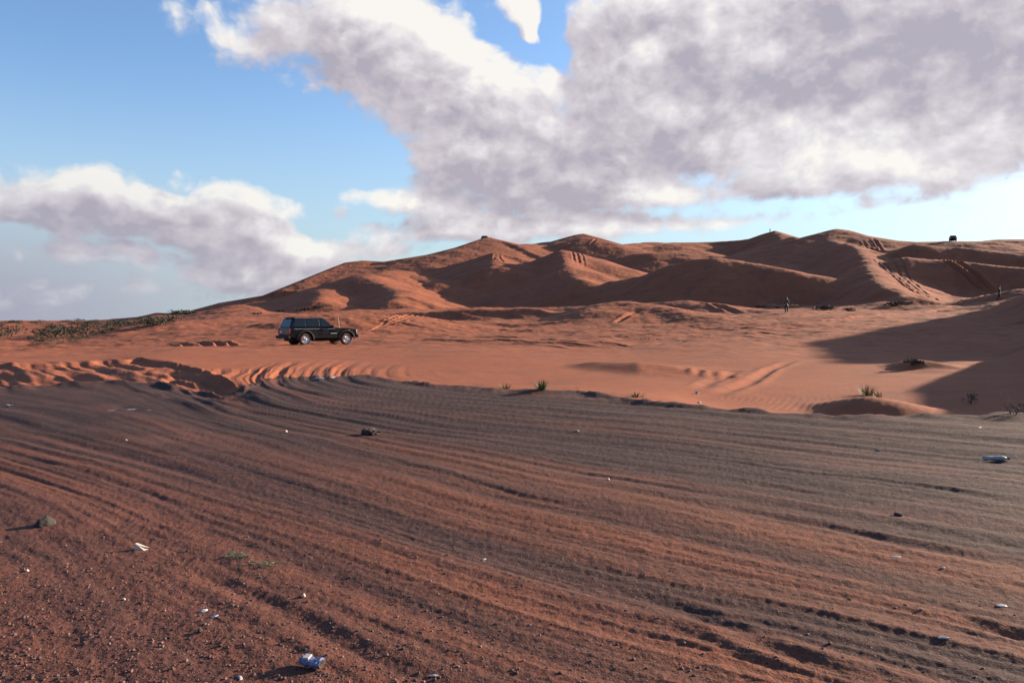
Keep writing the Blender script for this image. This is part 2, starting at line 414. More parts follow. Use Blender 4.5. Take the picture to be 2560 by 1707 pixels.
# tracks over the sand beyond the lot
ggroove([(1120,850,55),(1300,856,52),(1470,868,46),(1560,874,44)], .16, .22)
ggroove([(1300,850,56),(1480,862,50),(1600,872,45)], .1, .2)
ggroove([(900,842,58),(1060,850,55),(1250,866,48),(1500,880,42)], .09, .2)
ggroove([(1690,925,29),(1800,930,28.5),(1890,936,28)], .10, .13)
ggroove([(1680,932,28),(1780,942,26.5),(1880,955,25)], .10, .13)
ggroove([(1730,990,19.5),(1800,975,21),(1870,955,24),(1930,918,30),(1990,895,35)], .07, .2)
ggroove([(1740,975,21.5),(1790,950,25),(1850,925,29)], .06, .2)
ggroove([(2000,810,70),(2150,797,80),(2300,785,92),(2450,762,110)], .2, .3)
ggroove([(1860,822,66),(2000,812,72),(2150,802,78)], .16, .3)
ggroove([(1530,815,78),(1570,805,82),(1600,795,85)], .18, .25)
ggroove([(1560,822,72),(1760,826,70),(1960,820,70)], .18, .3)
ggroove([(1760,748,104),(1800,770,98),(1850,782,92)], .3, .5)
ggroove([(1210,800,84),(1300,808,80),(1420,805,80)], .15, .3)
ggroove([(1220,815,74),(1330,822,70),(1450,815,74)], .12, .3)
for k in range(7):      # fan of tracks right of the car
    ggroove([(870 + 22 * k, 838 - 3 * k, 62 + 2 * k), (930 + 24 * k, 815 - 3 * k, 66 + 2 * k), (985 + 26 * k, 795 - 3 * k, 74 + 2 * k), (1030 + 28 * k, 786 - 2 * k, 84 + k)], .07, .16)
for k in range(3):      # short tracks over the crest right of the middle peak
    ggroove([(1424 + 12 * k, 634 + 4 * k, 232), (1434 + 12 * k, 652 + 4 * k, 215), (1438 + 12 * k, 668 + 3 * k, 205)], .15, .3)
for k in range(3):
    ggroove([(1240 + 4 * k, 632, 238), (1236 + 7 * k, 645, 228), (1246 + 7 * k, 660, 220)], .2, .35)
for q in ([(1492,608,312),(1486,622,305),(1478,638,300)],): ggroove(q, .35, .5)
for k in (0, 1, 3, 4, 7):      # churned slope under the highest peak
    ggroove([(2118 + 9 * k, 598 + 3 * k, 206 + k), (2132 + 10 * k, 612 + 3 * k, 198), (2150 + 8 * k, 622 + 3 * k, 188)], .2 + .03 * k, .3 + .03 * (k % 3))
for o in (0, 14, 34, 52):     # tracks running down the lit slope
    ggroove([(2160 + o, 626 + o * .1, 168), (2196 + o, 655, 152), (2232 + o, 690, 136), (2278 + o, 726, 121), (2330 + o, 752, 112), (2338 + o, 764, 108)], .16, .22)
for o in (0, 22, 60, 84):
    ggroove([(2360 + o, 733, 118), (2392 + o, 745, 115), (2398 + o, 756, 112), (2360 + o, 768, 107)], .2, .25)
ggroove([(2290,647,158),(2400,664,146),(2480,680,136),(2560,690,130)], .5, .5)
ggroove([(2330,660,152),(2440,680,138),(2560,700,128)], .5, .5)
for (u, v) in ((440,862),(485,858),(520,868),(552,856)):      # short scars left of the car
    ggroove([(u, v, 50), (u + 22, v + 12, 47), (u + 30, v + 18, 45.5)], .16, .2)
for (u, v, l) in ((600,845,70),(640,850,50),(2480,1040,60)): 
    ggroove([(u, v, 52), (u + l, v - 4, 53)], .1, .2)
rg = random.Random(5)
for k in range(38):     # many faint tracks on the sand flat
    u = rg.uniform(850, 2000); v = rg.uniform(805, 870); yy = 47 + (868 - v) * 0.62
    l = rg.uniform(60, 260); s = rg.uniform(-.05, .08)
    ggroove([(u - l / 2, v - s * l / 2, yy), (u, v + rg.uniform(-3, 3), yy), (u + l / 2, v + s * l / 2, yy - s * l * .2)], rg.uniform(.06, .13), rg.uniform(.12, .25))

def groove_z(x, y, z):
    for pts, dep, wid in GROOVES:
        pts = np.array(pts); pad = wid * 4
        m = (x > pts[:, 0].min() - pad) & (x < pts[:, 0].max() + pad) & (y > pts[:, 1].min() - pad) & (y < pts[:, 1].max() + pad)
        idx = np.nonzero(m)
        if len(idx[0]) == 0: continue
        X, Y = x[idx], y[idx]
        wob = fbm(X / wid * .05, Y / wid * .05, 77, 2)
        X = X + wob * wid * .7; Y = Y + wob * wid * .4
        bd = np.full(X.shape, 1e9); bt = np.zeros(X.shape); L = 0
        tot = np.hypot(*np.diff(pts, axis=0).T).sum()
        for a, b in zip(pts[:-1], pts[1:]):
            ab = b - a; l2 = (ab ** 2).sum(); l = math.sqrt(l2)
            t = np.clip(((X - a[0]) * ab[0] + (Y - a[1]) * ab[1]) / l2, 0, 1)
            d = np.hypot(X - a[0] - ab[0] * t, Y - a[1] - ab[1] * t)
            mm = d < bd
            bd = np.where(mm, d, bd); bt = np.where(mm, (L + t * l) / tot, bt); L += l
        q = bd / wid
        prof = -np.exp(-q * q) + 0.55 * np.exp(-((q - 1.7) / .75) ** 2)
        fade = sstep(0, .3, bt) * sstep(1, .75, bt) * (0.9 + .22 * fbm(X * .5, Y * .5, 9, 2))
        z[idx] += prof * dep * fade
    return z

def macro(x, y):
    z = base_z(x, y)
    rr = np.hypot(x, y); az = np.arctan2(x, y)
    z = z - (2.3 * sstep(112, 142, rr) + 4.2 * sstep(150, 225, rr)) * sstep(-.34, -.2, az) * sstep(700, 400, rr)
    wx, wy = x + 14 * fbm(x * .012, y * .012, 74, 2), y + 14 * fbm(x * .012, y * .012, 75, 2)
    hum = 1 - np.abs(fbm(wx * .024 + wy * .014, wy * .020 - wx * .005, 76, 2)) * 1.6
    z += sstep(95, 160, rr) * sstep(560, 400, rr) * 2.4 * (hum - .55) * sstep(-.36, -.2, az)
    for pts, lee, wind, rnd in RIDGES:
        e = ridge_eval(x, y, pts, lee, wind, rnd)
        far = np.hypot(pts[0][0], pts[0][1])
        k = 0.12 if far < 34 else min(0.3 + far * 0.004, 1.3)
        z = smax(e, z, k) 
    return z

# crest heights of the dune field by bearing, surveyed along the skyline: nothing behind or before rises above them
SKYLINE = [(-400,803),(0,802),(300,801),(345,797),(390,786),(430,786),(460,783),(549,757),(656,739),(746,703),(817,674),(864,656),(906,651),(960,654),(1067,637),(1138,619),(1203,597),(1218,592),(1260,602),
           (1299,611),(1377,604),(1438,587),(1458,583.5),(1489,592),(1557,611),(1625,604),(1744,606),(1846,600),(1870,598),(1907,585),(1938,576.5),(1999,595),(2053,581),(2092,569.5),(2122,575),(2172,590),
           (2247,602),(2291,605),(2342,604),(2382,601),(2440,602),(2500,597),(2560,596),(2800,594)]
_sk = [P(u, v, 100.0) for u, v in SKYLINE]
SKA = np.array([p[0] / 100.0 for p in _sk]); SKE = np.array([(p[2] - CAMH) / 100.0 for p in _sk])
def cap(x, y, z):
    m = y > 100
    yy = np.where(m, y, 100.0)
    lim = CAMH + np.interp(x / yy, SKA, SKE) * yy
    k = 0.7
    h = np.clip(0.5 + 0.5 * (lim - z) / k, 0, 1)
    low = lim + (z - lim) * h - k * h * (1 - h)
    f = sstep(100, 150, y) * (np.abs(x) < .72 * yy)
    return z + (low - z) * f

def terrain(x, y):
    """height, gravel share"""
    shp = x.shape
    x = x.ravel().astype(float); y = y.ravel().astype(float)
    r = np.hypot(x, y)
    z = macro(x, y)
    ed = edge_d(x, y)
    inside = sstep(0.6, -0.6, ed) * (y > -5)
    k = sstep(1.2, 2.2, np.abs(np.arctan2(x, y)))
    inside = np.maximum(inside, k * (r < 30))
    flat = 0.03 * fbm(x * .25, y * .25, 3, 2)
    z = z * (1 - inside) + flat * inside
    z += 0.05 * np.exp(-((ed + .35) / .35) ** 2) * (r < 60) * (1 + fbm(x * 1.5, y * 1.5, 8, 3))
    # ruts of the lot
    near = r < 45
    i = np.nonzero(near & (y > 1.5))[0]
    X, Y = x[i], y[i]
    w, t = WT(X, Y), TT(X, Y)
    amp = sstep(3.2, .4, ed[i])
    ll = sstep(.35, -2.2, X + (Y - 4.5) * .55) * sstep(9, 5.5, Y)
    amp = amp * (1 - .72 * ll) * (0.75 + .70 * sstep(6, 14, r[i]))
    rut = 0.018 * fbm(w * 1.7 + .15 * t / 9, t * .10, 11, 2) + 0.0150 * fbm(w * 4.8, t * .13, 12, 2) + 0.0055 * fbm(w * 12, t * .18, 14, 2) + .0015 * fbm(w * 30, t * .2, 16, 1) * sstep(13, 6, r[i])
    dent = fbm(w * 5 + 3, t * .55, 15, 2)
    rut -= 0.006 * sstep(.35, .8, dent)
    # the fan of deep ruts between the lot and the car, and the churned bank on the left
    cx, cy = G0(640, 935)
    fan = np.exp(-(((X - cx) / 3.4) ** 2 + ((Y - cy) / 7.0) ** 2)) * sstep(14, 19, Y)
    z[i] += fan * (0.085 * fbm(w * 4.2 + 1, t * .05, 21, 2) + .03 * fbm(w * 9, t * .12, 23, 2)) * sstep(9.5, 4, ed[i]) * (.8 + .5 * fbm(X * .6, Y * .6, 22, 2))
    ru = np.array([-900,0,200,350,430,520,600,680]); rv = [898,903,898,892,902,925,955,975]
    bx = [G0(a, b, .22) for a, b in zip(ru, rv)]
    bend = np.interp(np.arctan2(X, Y), [math.atan2(a, b) for a, b in bx], [math.hypot(a, b) for a, b in bx])
    wig = 0.7 * fbm(X * .45 + .4 * Y, Y * .6, 41, 3)
    q = np.hypot(X, Y) - bend + wig
    lf = sstep(-4.6, -7.5, X + (Y - 20) * .1)
    bank = 0.13 * sstep(-.6, .1, q) * np.exp(-np.clip(q, 0, 99) / 9.0)
    churn = np.exp(-((q + 4.6) / 5.2) ** 4)
    ac, bc = .8 * X + .6 * Y, .6 * X - .8 * Y
    chn = (0.11 * fbm(ac * 2.1, bc * .13, 43, 2) + 0.05 * fbm(w * 7, t * .12, 45, 2)) + 0.018 * fbm(X * 3.2, Y * 3.2, 44, 3)
    z[i] += rut * amp + lf * (bank + churn * chn)
    # coarse roughness of the ground close by
    z[i] += (0.003 * fbm(X * 7, Y * 7, 51, 3) + 0.0025 * fbm(X * 22, Y * 22, 52, 2)) * sstep(22, 6, r[i]) 
    z[i] += ll * (0.005 * fbm(X * 4, Y * 4, 53, 3) + .004 * np.clip(fbm(X * 28, Y * 28, 54, 2), 0, 1))
    # tyre tread and wind ripples
    tread = sstep(.25, .6, fbm(w * 2.2 + 9, t * .05, 61, 1)) * sstep(9, 5, r[i])
    z[i] += tread * amp * 0.0011 * np.sin(t * 80 + 2.5 * np.sin(w * 26)) 
    # dunes: soft undulation and mottled footprints
    dz = sstep(60, 150, r)
    z += dz * 0.45 * fbm(x * .035, y * .035, 71, 3) + sstep(28, 60, r) * (0.15 * fbm(x * .17, y * .21, 72, 4) + .045 * fbm(x * .9, y * 1.2, 78, 3)) + dz * .10 * fbm(x * .16, y * .3, 79, 3)
    z = cap(x, y, z)
    left = sstep(-.34, -.44, np.arctan2(x, y)) * sstep(170, 320, r)
    z += left * (0.8 * fbm(x * .012, y * .03, 73, 4)) * sstep(9000, 900, r)
    rip = np.exp(-((x - 7.0) / 3.4) ** 2 - ((y - 18.5) / 2.0) ** 2)
    z += rip * sstep(.3, 1.2, ed) * .0042 * np.sin((x * .95 + y * .12) * 2 * np.pi / .15 + 2.2 * fbm(x * .5, y * .9, 81, 2))
    z = groove_z(x, y, z)
    # share of dark gravel
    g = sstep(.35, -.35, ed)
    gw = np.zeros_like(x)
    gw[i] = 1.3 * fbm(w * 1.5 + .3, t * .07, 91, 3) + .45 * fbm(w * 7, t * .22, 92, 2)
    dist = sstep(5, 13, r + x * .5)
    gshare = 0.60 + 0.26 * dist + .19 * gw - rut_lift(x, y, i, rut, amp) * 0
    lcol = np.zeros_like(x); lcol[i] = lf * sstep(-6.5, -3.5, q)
    g = np.clip(g * np.clip(gshare, .05, 1) * (1 - .25 * lcol), 0, 1)  # little gravel taken off the bank: dark colour stands in for grazing shade
    far_l = k * (r < 30); g = np.maximum(g, .4 * far_l)
    return z.reshape(shp), g.reshape(shp), ed.reshape(shp)

def rut_lift(x, y, i, rut, amp): return 0.0

# ---------------------------------------------------------------- terrain mesh
QUAL = 1.0
def axis_az():
    inn = np.linspace(R(-36.5), R(36.5), int(1250 * QUAL))
    rt = np.linspace(R(36.5), R(80), 110)[1:]
    rest = np.linspace(R(80), R(323.5), 60)[1:]
    return np.concatenate([inn, rt, rest])
def axis_r():
    a = 1.0 / np.linspace(1 / 2.6, 1 / 30.0, int(520 * QUAL))
    b = np.exp(np.linspace(math.log(30), math.log(420), int(700 * QUAL)))[1:]
    c = np.exp(np.linspace(math.log(420), math.log(12000), 110))[1:]
    return np.concatenate([np.linspace(.15, 2.6, 14)[:-1], a, b, c])
AZ, RR = axis_az(), axis_r()
nA, nR = len(AZ), len(RR)
AA, RG = np.meshgrid(AZ, RR)
TX, TY = RG * np.sin(AA), RG * np.cos(AA)
TZ, TG, TE = terrain(TX, TY)

HC = {}
def ground_z(x, y):
    z, g, e = terrain(np.array([float(x)]), np.array([float(y)]))
    return float(z[0])

def set_props(o, label=None, cat=None, group=None, kind=None):
    if label: o['label'] = label
    if cat: o['category'] = cat
    if group: o['group'] = group
    if kind: o['kind'] = kind
    return o

# ground material --------------------------------------------------
def new_mat(name):
    m = bpy.data.materials.new(name); m.use_nodes = True
    t = NT(m.node_tree); t.n.clear()
    out = t.new('ShaderNodeOutputMaterial'); b = t.new('ShaderNodeBsdfPrincipled')
    t.put(out.inputs[0], b.outputs[0])
    return m, t, b

def ground_mat():
    m, t, b = new_mat('sand_and_gravel')
    geo = t.new('ShaderNodeNewGeometry'); pos = geo.outputs['Position']
    at = t.new('ShaderNodeAttribute', attribute_name='gravel')
    g = at.outputs['Fac']
    n_lo = t.noise(pos, 0.09, 2, 0.6)
    n_md = t.noise(pos, 1.3, 4, 0.6)
    n_hi = t.noise(pos, 24, 3, 0.7)
    sand = t.mix(t.ramp(n_lo, .35, .65), (0.245, 0.078, 0.037), (0.280, 0.092, 0.045))
    sand = t.mix(t.math('MULTIPLY', t.ramp(n_md, .35, .7), .35), sand, (0.190, 0.060, 0.031))
    sand = t.mix(t.math('MULTIPLY', t.ramp(n_hi, .45, .75), .25), sand, (0.15, 0.055, 0.038))
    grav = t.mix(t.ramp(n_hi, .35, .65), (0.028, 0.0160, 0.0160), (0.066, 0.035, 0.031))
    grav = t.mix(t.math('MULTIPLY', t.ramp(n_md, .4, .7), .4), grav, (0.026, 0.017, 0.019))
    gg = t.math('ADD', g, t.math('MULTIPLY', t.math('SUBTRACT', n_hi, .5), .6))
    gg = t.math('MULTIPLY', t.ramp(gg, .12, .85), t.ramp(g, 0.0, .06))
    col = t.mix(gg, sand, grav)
    pat = t.noise(pos, 0.35, 4, 0.62)
    col = t.mix(t.math('MULTIPLY', t.ramp(pat, .50, .68), .42), col, (0.125, 0.055, 0.043))
    # dry earth in the corner by the camera is a deeper red
    sx = t.new('ShaderNodeSeparateXYZ'); t.put(sx.inputs[0], pos)
    cr = t.math('ADD', t.math('MULTIPLY', sx.outputs[1], 0.55), sx.outputs[0])
    corner = t.math('MULTIPLY', t.ramp(cr, 3.2, .2), t.ramp(sx.outputs[1], 10, 5))
    col = t.mix(t.math('MULTIPLY', corner, .75), col, t.mix(t.ramp(n_md, .3, .7), (0.080, 0.033, 0.026), (0.145, 0.056, 0.039)))
    # pale and dark grit specks
    vo = t.new('ShaderNodeTexVoronoi', feature='F1'); t.put(vo.inputs['Vector'], pos); vo.inputs['Scale'].default_value = 70
    vs = t.new('ShaderNodeSeparateXYZ'); t.put(vs.inputs[0], vo.outputs['Color'])
    cell = t.math('MULTIPLY', t.ramp(vo.outputs['Distance'], .5, .3), t.ramp(t.math('MAXIMUM', g, t.math('MULTIPLY', corner, .8)), .0, .5))
    col = t.mix(t.math('MULTIPLY', cell, t.ramp(vs.outputs[0], .90, .93)), col, (0.18, 0.115, 0.095))
    col = t.mix(t.math('MULTIPLY', cell, t.ramp(vs.outputs[1], .72, .75, 0, .8)), col, (0.028, 0.018, 0.018))
    t.put(b.inputs['Base Color'], col)
    b.inputs['Roughness'].default_value = 0.95
    b.inputs['Specular IOR Level'].default_value = 0.12
    h = t.math('MULTIPLY', t.noise(pos, 9, 6, 0.68), 0.026)
    h = t.math('MULTIPLY_ADD', cell, t.math('MULTIPLY', vs.outputs[2], .006), h)
    h2 = t.math('MULTIPLY', n_md, 0.05)
    bu = t.new('ShaderNodeBump'); bu.inputs['Strength'].default_value = 0.55; bu.inputs['Distance'].default_value = 1.0
    t.put(bu.inputs['Height'], t.math('ADD', h, h2))
    t.put(b.inputs['Normal'], bu.outputs[0])
    return m
GROUND_MAT = ground_mat()

def build_terrain():
    # faces are shared out between three ground sheets that meet edge to edge
    ids = np.arange(nR * nA).reshape(nR, nA)
    a = ids[:-1, :]; b = np.roll(ids, -1, axis=1)[:-1, :]; c = np.roll(ids, -1, axis=1)[1:, :]; d = ids[1:, :]
    quads = np.stack([a, b, c, d], -1).reshape(-1, 4)
    co = np.stack([TX, TY, TZ], -1).reshape(-1, 3); gr = TG.reshape(-1)
    fe = TE.reshape(-1)[quads[:, 0]]; fr = RG.reshape(-1)[quads[:, 0]]; fa = AA.reshape(-1)[quads[:, 0]]
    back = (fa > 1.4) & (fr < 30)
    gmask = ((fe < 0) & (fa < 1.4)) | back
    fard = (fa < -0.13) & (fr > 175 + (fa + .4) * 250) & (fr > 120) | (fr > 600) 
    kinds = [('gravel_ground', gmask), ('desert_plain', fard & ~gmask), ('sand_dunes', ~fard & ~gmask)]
    # normals are computed on the whole sheet so that the seams do not show
    nrm = np.zeros_like(co)
    p = co[quads]; fn = np.cross(p[:, 2] - p[:, 0], p[:, 3] - p[:, 1])
    for k in range(4): 
        for j in range(3): nrm[:, j] += np.bincount(quads[:, k], fn[:, j], minlength=len(co))
    nrm /= np.linalg.norm(nrm, axis=1, keepdims=True) + 1e-20
    nrm[nrm[:, 2] < 0] *= -1
    for name, mask in kinds:
        q = quads[mask]
        used, inv = np.unique(q, return_inverse=True); q = inv.reshape(-1, 4)
        me = bpy.data.meshes.new(name)
        me.vertices.add(len(used)); me.vertices.foreach_set('co', co[used].astype(np.float32).ravel())
        me.loops.add(len(q) * 4); me.loops.foreach_set('vertex_index', q.astype(np.int32).ravel())
        me.polygons.add(len(q)); me.polygons.foreach_set('loop_start', np.arange(0, len(q) * 4, 4, dtype=np.int32))
        me.update(calc_edges=True)
        me.polygons.foreach_set('use_smooth', np.ones(len(q), dtype=bool))
        at = me.attributes.new('gravel', 'FLOAT', 'POINT'); at.data.foreach_set('value', gr[used].astype(np.float32))
        me.normals_split_custom_set_from_vertices(nrm[used].astype(np.float32))
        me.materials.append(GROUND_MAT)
        o = bpy.data.objects.new(name, me); COL.objects.link(o); o['kind'] = 'structure'
build_terrain()
# ---------------------------------------------------------------- object helpers
def mat(name, col, rough=0.6, metal=0.0, vary=0.15, scale=6.0, spec=0.5, coat=0.0, col2=None):
    m, t, b = new_mat(name)
    tc = t.new('ShaderNodeTexCoord')
    n = t.noise(tc.outputs['Object'], scale, 4, 0.6)
    c2 = col2 or tuple(c * (1 - vary * 2) for c in col)
    t.put(b.inputs['Base Color'], t.mix(t.ramp(n, .35, .7), col, c2))
    t.put(b.inputs['Roughness'], t.ramp(n, .3, .7, max(rough - .06, 0.02), min(rough + .08, 1)))
    b.inputs['Metallic'].default_value = metal
    b.inputs['Specular IOR Level'].default_value = spec
    if coat: b.inputs['Coat Weight'].default_value = coat
    return m

class MB:
    """collects shapes and links them as one mesh object"""
    def __init__(s): s.bm = bmesh.new()
    def poly(s, vs):
        return s.bm.faces.new([s.bm.verts.new(v) for v in vs])
    def box(s, c, d, rot=None):
        vs = []
        for sx in (-.5, .5):
            for sy in (-.5, .5):
                for sz in (-.5, .5):
                    v = Vector((sx * d[0], sy * d[1], sz * d[2]))
                    if rot: v = rot @ v
                    vs.append(s.bm.verts.new(v + Vector(c)))
        for f in ((0,1,3,2),(4,6,7,5),(0,4,5,1),(2,3,7,6),(0,2,6,4),(1,5,7,3)): s.bm.faces.new([vs[i] for i in f])
        return s
    def hexa(s, lo, hi):
        """two rings of four points"""
        a = [s.bm.verts.new(v) for v in lo]; b = [s.bm.verts.new(v) for v in hi]
        s.bm.faces.new(a[::-1]); s.bm.faces.new(b)
        for i in range(4): s.bm.faces.new((a[i], a[(i + 1) % 4], b[(i + 1) % 4], b[i]))
        return s
    def prism(s, outline, y0, y1):
        a = [s.bm.verts.new((x, y0, z)) for x, z in outline]; b = [s.bm.verts.new((x, y1, z)) for x, z in outline]
        s.bm.faces.new(a); s.bm.faces.new(b[::-1]); n = len(a)
        for i in range(n): s.bm.faces.new((a[i], b[i], b[(i + 1) % n], a[(i + 1) % n]))
        return s
    def lathe(s, prof, n=24, M=None):
        rings = []
        for r, z in prof:
            ring = []
            for k in range(n):
                a = 2 * math.pi * k / n
                v = Vector((r * math.cos(a), r * math.sin(a), z))
                ring.append(s.bm.verts.new(M @ v if M else v))
            rings.append(ring)
        for p, q in zip(rings[:-1], rings[1:]):
            for k in range(n): s.bm.faces.new((p[k], p[(k + 1) % n], q[(k + 1) % n], q[k]))
        if prof[0][0] > 1e-4: s.bm.faces.new(rings[0][::-1])
        if prof[-1][0] > 1e-4: s.bm.faces.new(rings[-1])
        return s
    def tube(s, pts, rad, n=6):
        pts = [Vector(p) for p in pts]; rings = []
        for i, p in enumerate(pts):
            d = (pts[min(i + 1, len(pts) - 1)] - pts[max(i - 1, 0)]).normalized()
            u = d.orthogonal().normalized(); w = d.cross(u)
            r = rad[i] if isinstance(rad, (list, tuple)) else rad
            rings.append([s.bm.verts.new(p + u * r * math.cos(2 * math.pi * k / n) + w * r * math.sin(2 * math.pi * k / n)) for k in range(n)])
        for a, b in zip(rings[:-1], rings[1:]):
            for k in range(n): s.bm.faces.new((a[k], a[(k + 1) % n], b[(k + 1) % n], b[k]))
        s.bm.faces.new(rings[0][::-1]); s.bm.faces.new(rings[-1])
        return s
    def ico(s, c, r, sub=1, scale=(1, 1, 1), jit=0.0, rnd=None):
        res = bmesh.ops.create_icosphere(s.bm, subdivisions=sub, radius=1)
        rot = Matrix.Rotation((rnd or random).uniform(0, 6), 3, 'Z')
        for v in res['verts']:
            k = 1 + (rnd.uniform(-jit, jit) if rnd else 0)
            v.co = rot @ Vector((v.co.x * r * scale[0] * k, v.co.y * r * scale[1] * k, v.co.z * r * scale[2] * k)) + Vector(c)
        return s
    def build(s, name, m, parent=None, smooth=False, bevel=0.0, seg=2, loc=None):
        bmesh.ops.recalc_face_normals(s.bm, faces=s.bm.faces)
        me = bpy.data.meshes.new(name); s.bm.to_mesh(me); s.bm.free()
        if smooth: me.polygons.foreach_set('use_smooth', [True] * len(me.polygons))
        me.materials.append(m)
        o = bpy.data.objects.new(name, me); COL.objects.link(o)
        if parent: o.parent = parent
        if loc: o.location = loc
        if bevel:
            b = o.modifiers.new('bevel', 'BEVEL'); b.width = bevel; b.segments = seg; b.limit_method = 'ANGLE'; b.angle_limit = R(30)
        return o

def thing(name, loc, rz, label, cat, group=None):
    o = bpy.data.objects.new(name, None); COL.objects.link(o)
    o.location = loc; o.rotation_euler = (0, 0, rz); o.empty_display_size = 0.2
    return set_props(o, label, cat, group)

def on_ground(u, v, y=None, z=0.0):
    """a point of the terrain seen near pixel (u, v)"""
    if y is None: x, yy = G0(u, v, z)
    else:
        x = P(u, v, y)[0]; yy = y
    return (x, yy, ground_z(x, yy))

def hit(u, v, y0=3.0, y1=420.0):
    """first terrain point along the ray through pixel (u, v)"""
    ys = np.exp(np.linspace(math.log(y0), math.log(y1), 900))
    px = np.array([P(u, v, y) for y in ys])
    z, g, e = terrain(px[:, 0].copy(), px[:, 1].copy())
    below = np.nonzero(px[:, 2] <= z)[0]
    i = below[0] if len(below) else len(ys) - 1
    return (float(px[i, 0]), float(px[i, 1]), float(z[i]))

# ---------------------------------------------------------------- four-wheel drives
RUBBER = mat('dusty_rubber', (0.045, 0.032, 0.028), 0.9, col2=(0.10, 0.055, 0.04))
CHROME = mat('bright_alloy', (0.86, 0.84, 0.82), 0.16, 1.0, vary=.05)
GLASS = mat('tinted_glass', (0.012, 0.018, 0.024), 0.08, 0.0, vary=.1, spec=.25)
BLACK = mat('black_trim', (0.008, 0.008, 0.009), 0.6, spec=.2)
REDL = mat('red_lamp', (0.75, 0.05, 0.02), 0.18, spec=.8)
CLEAR = mat('clear_lamp', (0.75, 0.70, 0.62), 0.12, spec=.9)
AMBER = mat('amber_lamp', (0.75, 0.22, 0.03), 0.2)
PLATE = mat('plate_white', (0.5, 0.52, 0.55), 0.4)
STRIPE = mat('pale_stripe', (0.42, 0.45, 0.46), 0.4)
WHITE = mat('white_paint', (0.62, 0.60, 0.57), 0.5)

def lerp(a, b, t): return a + (b - a) * t

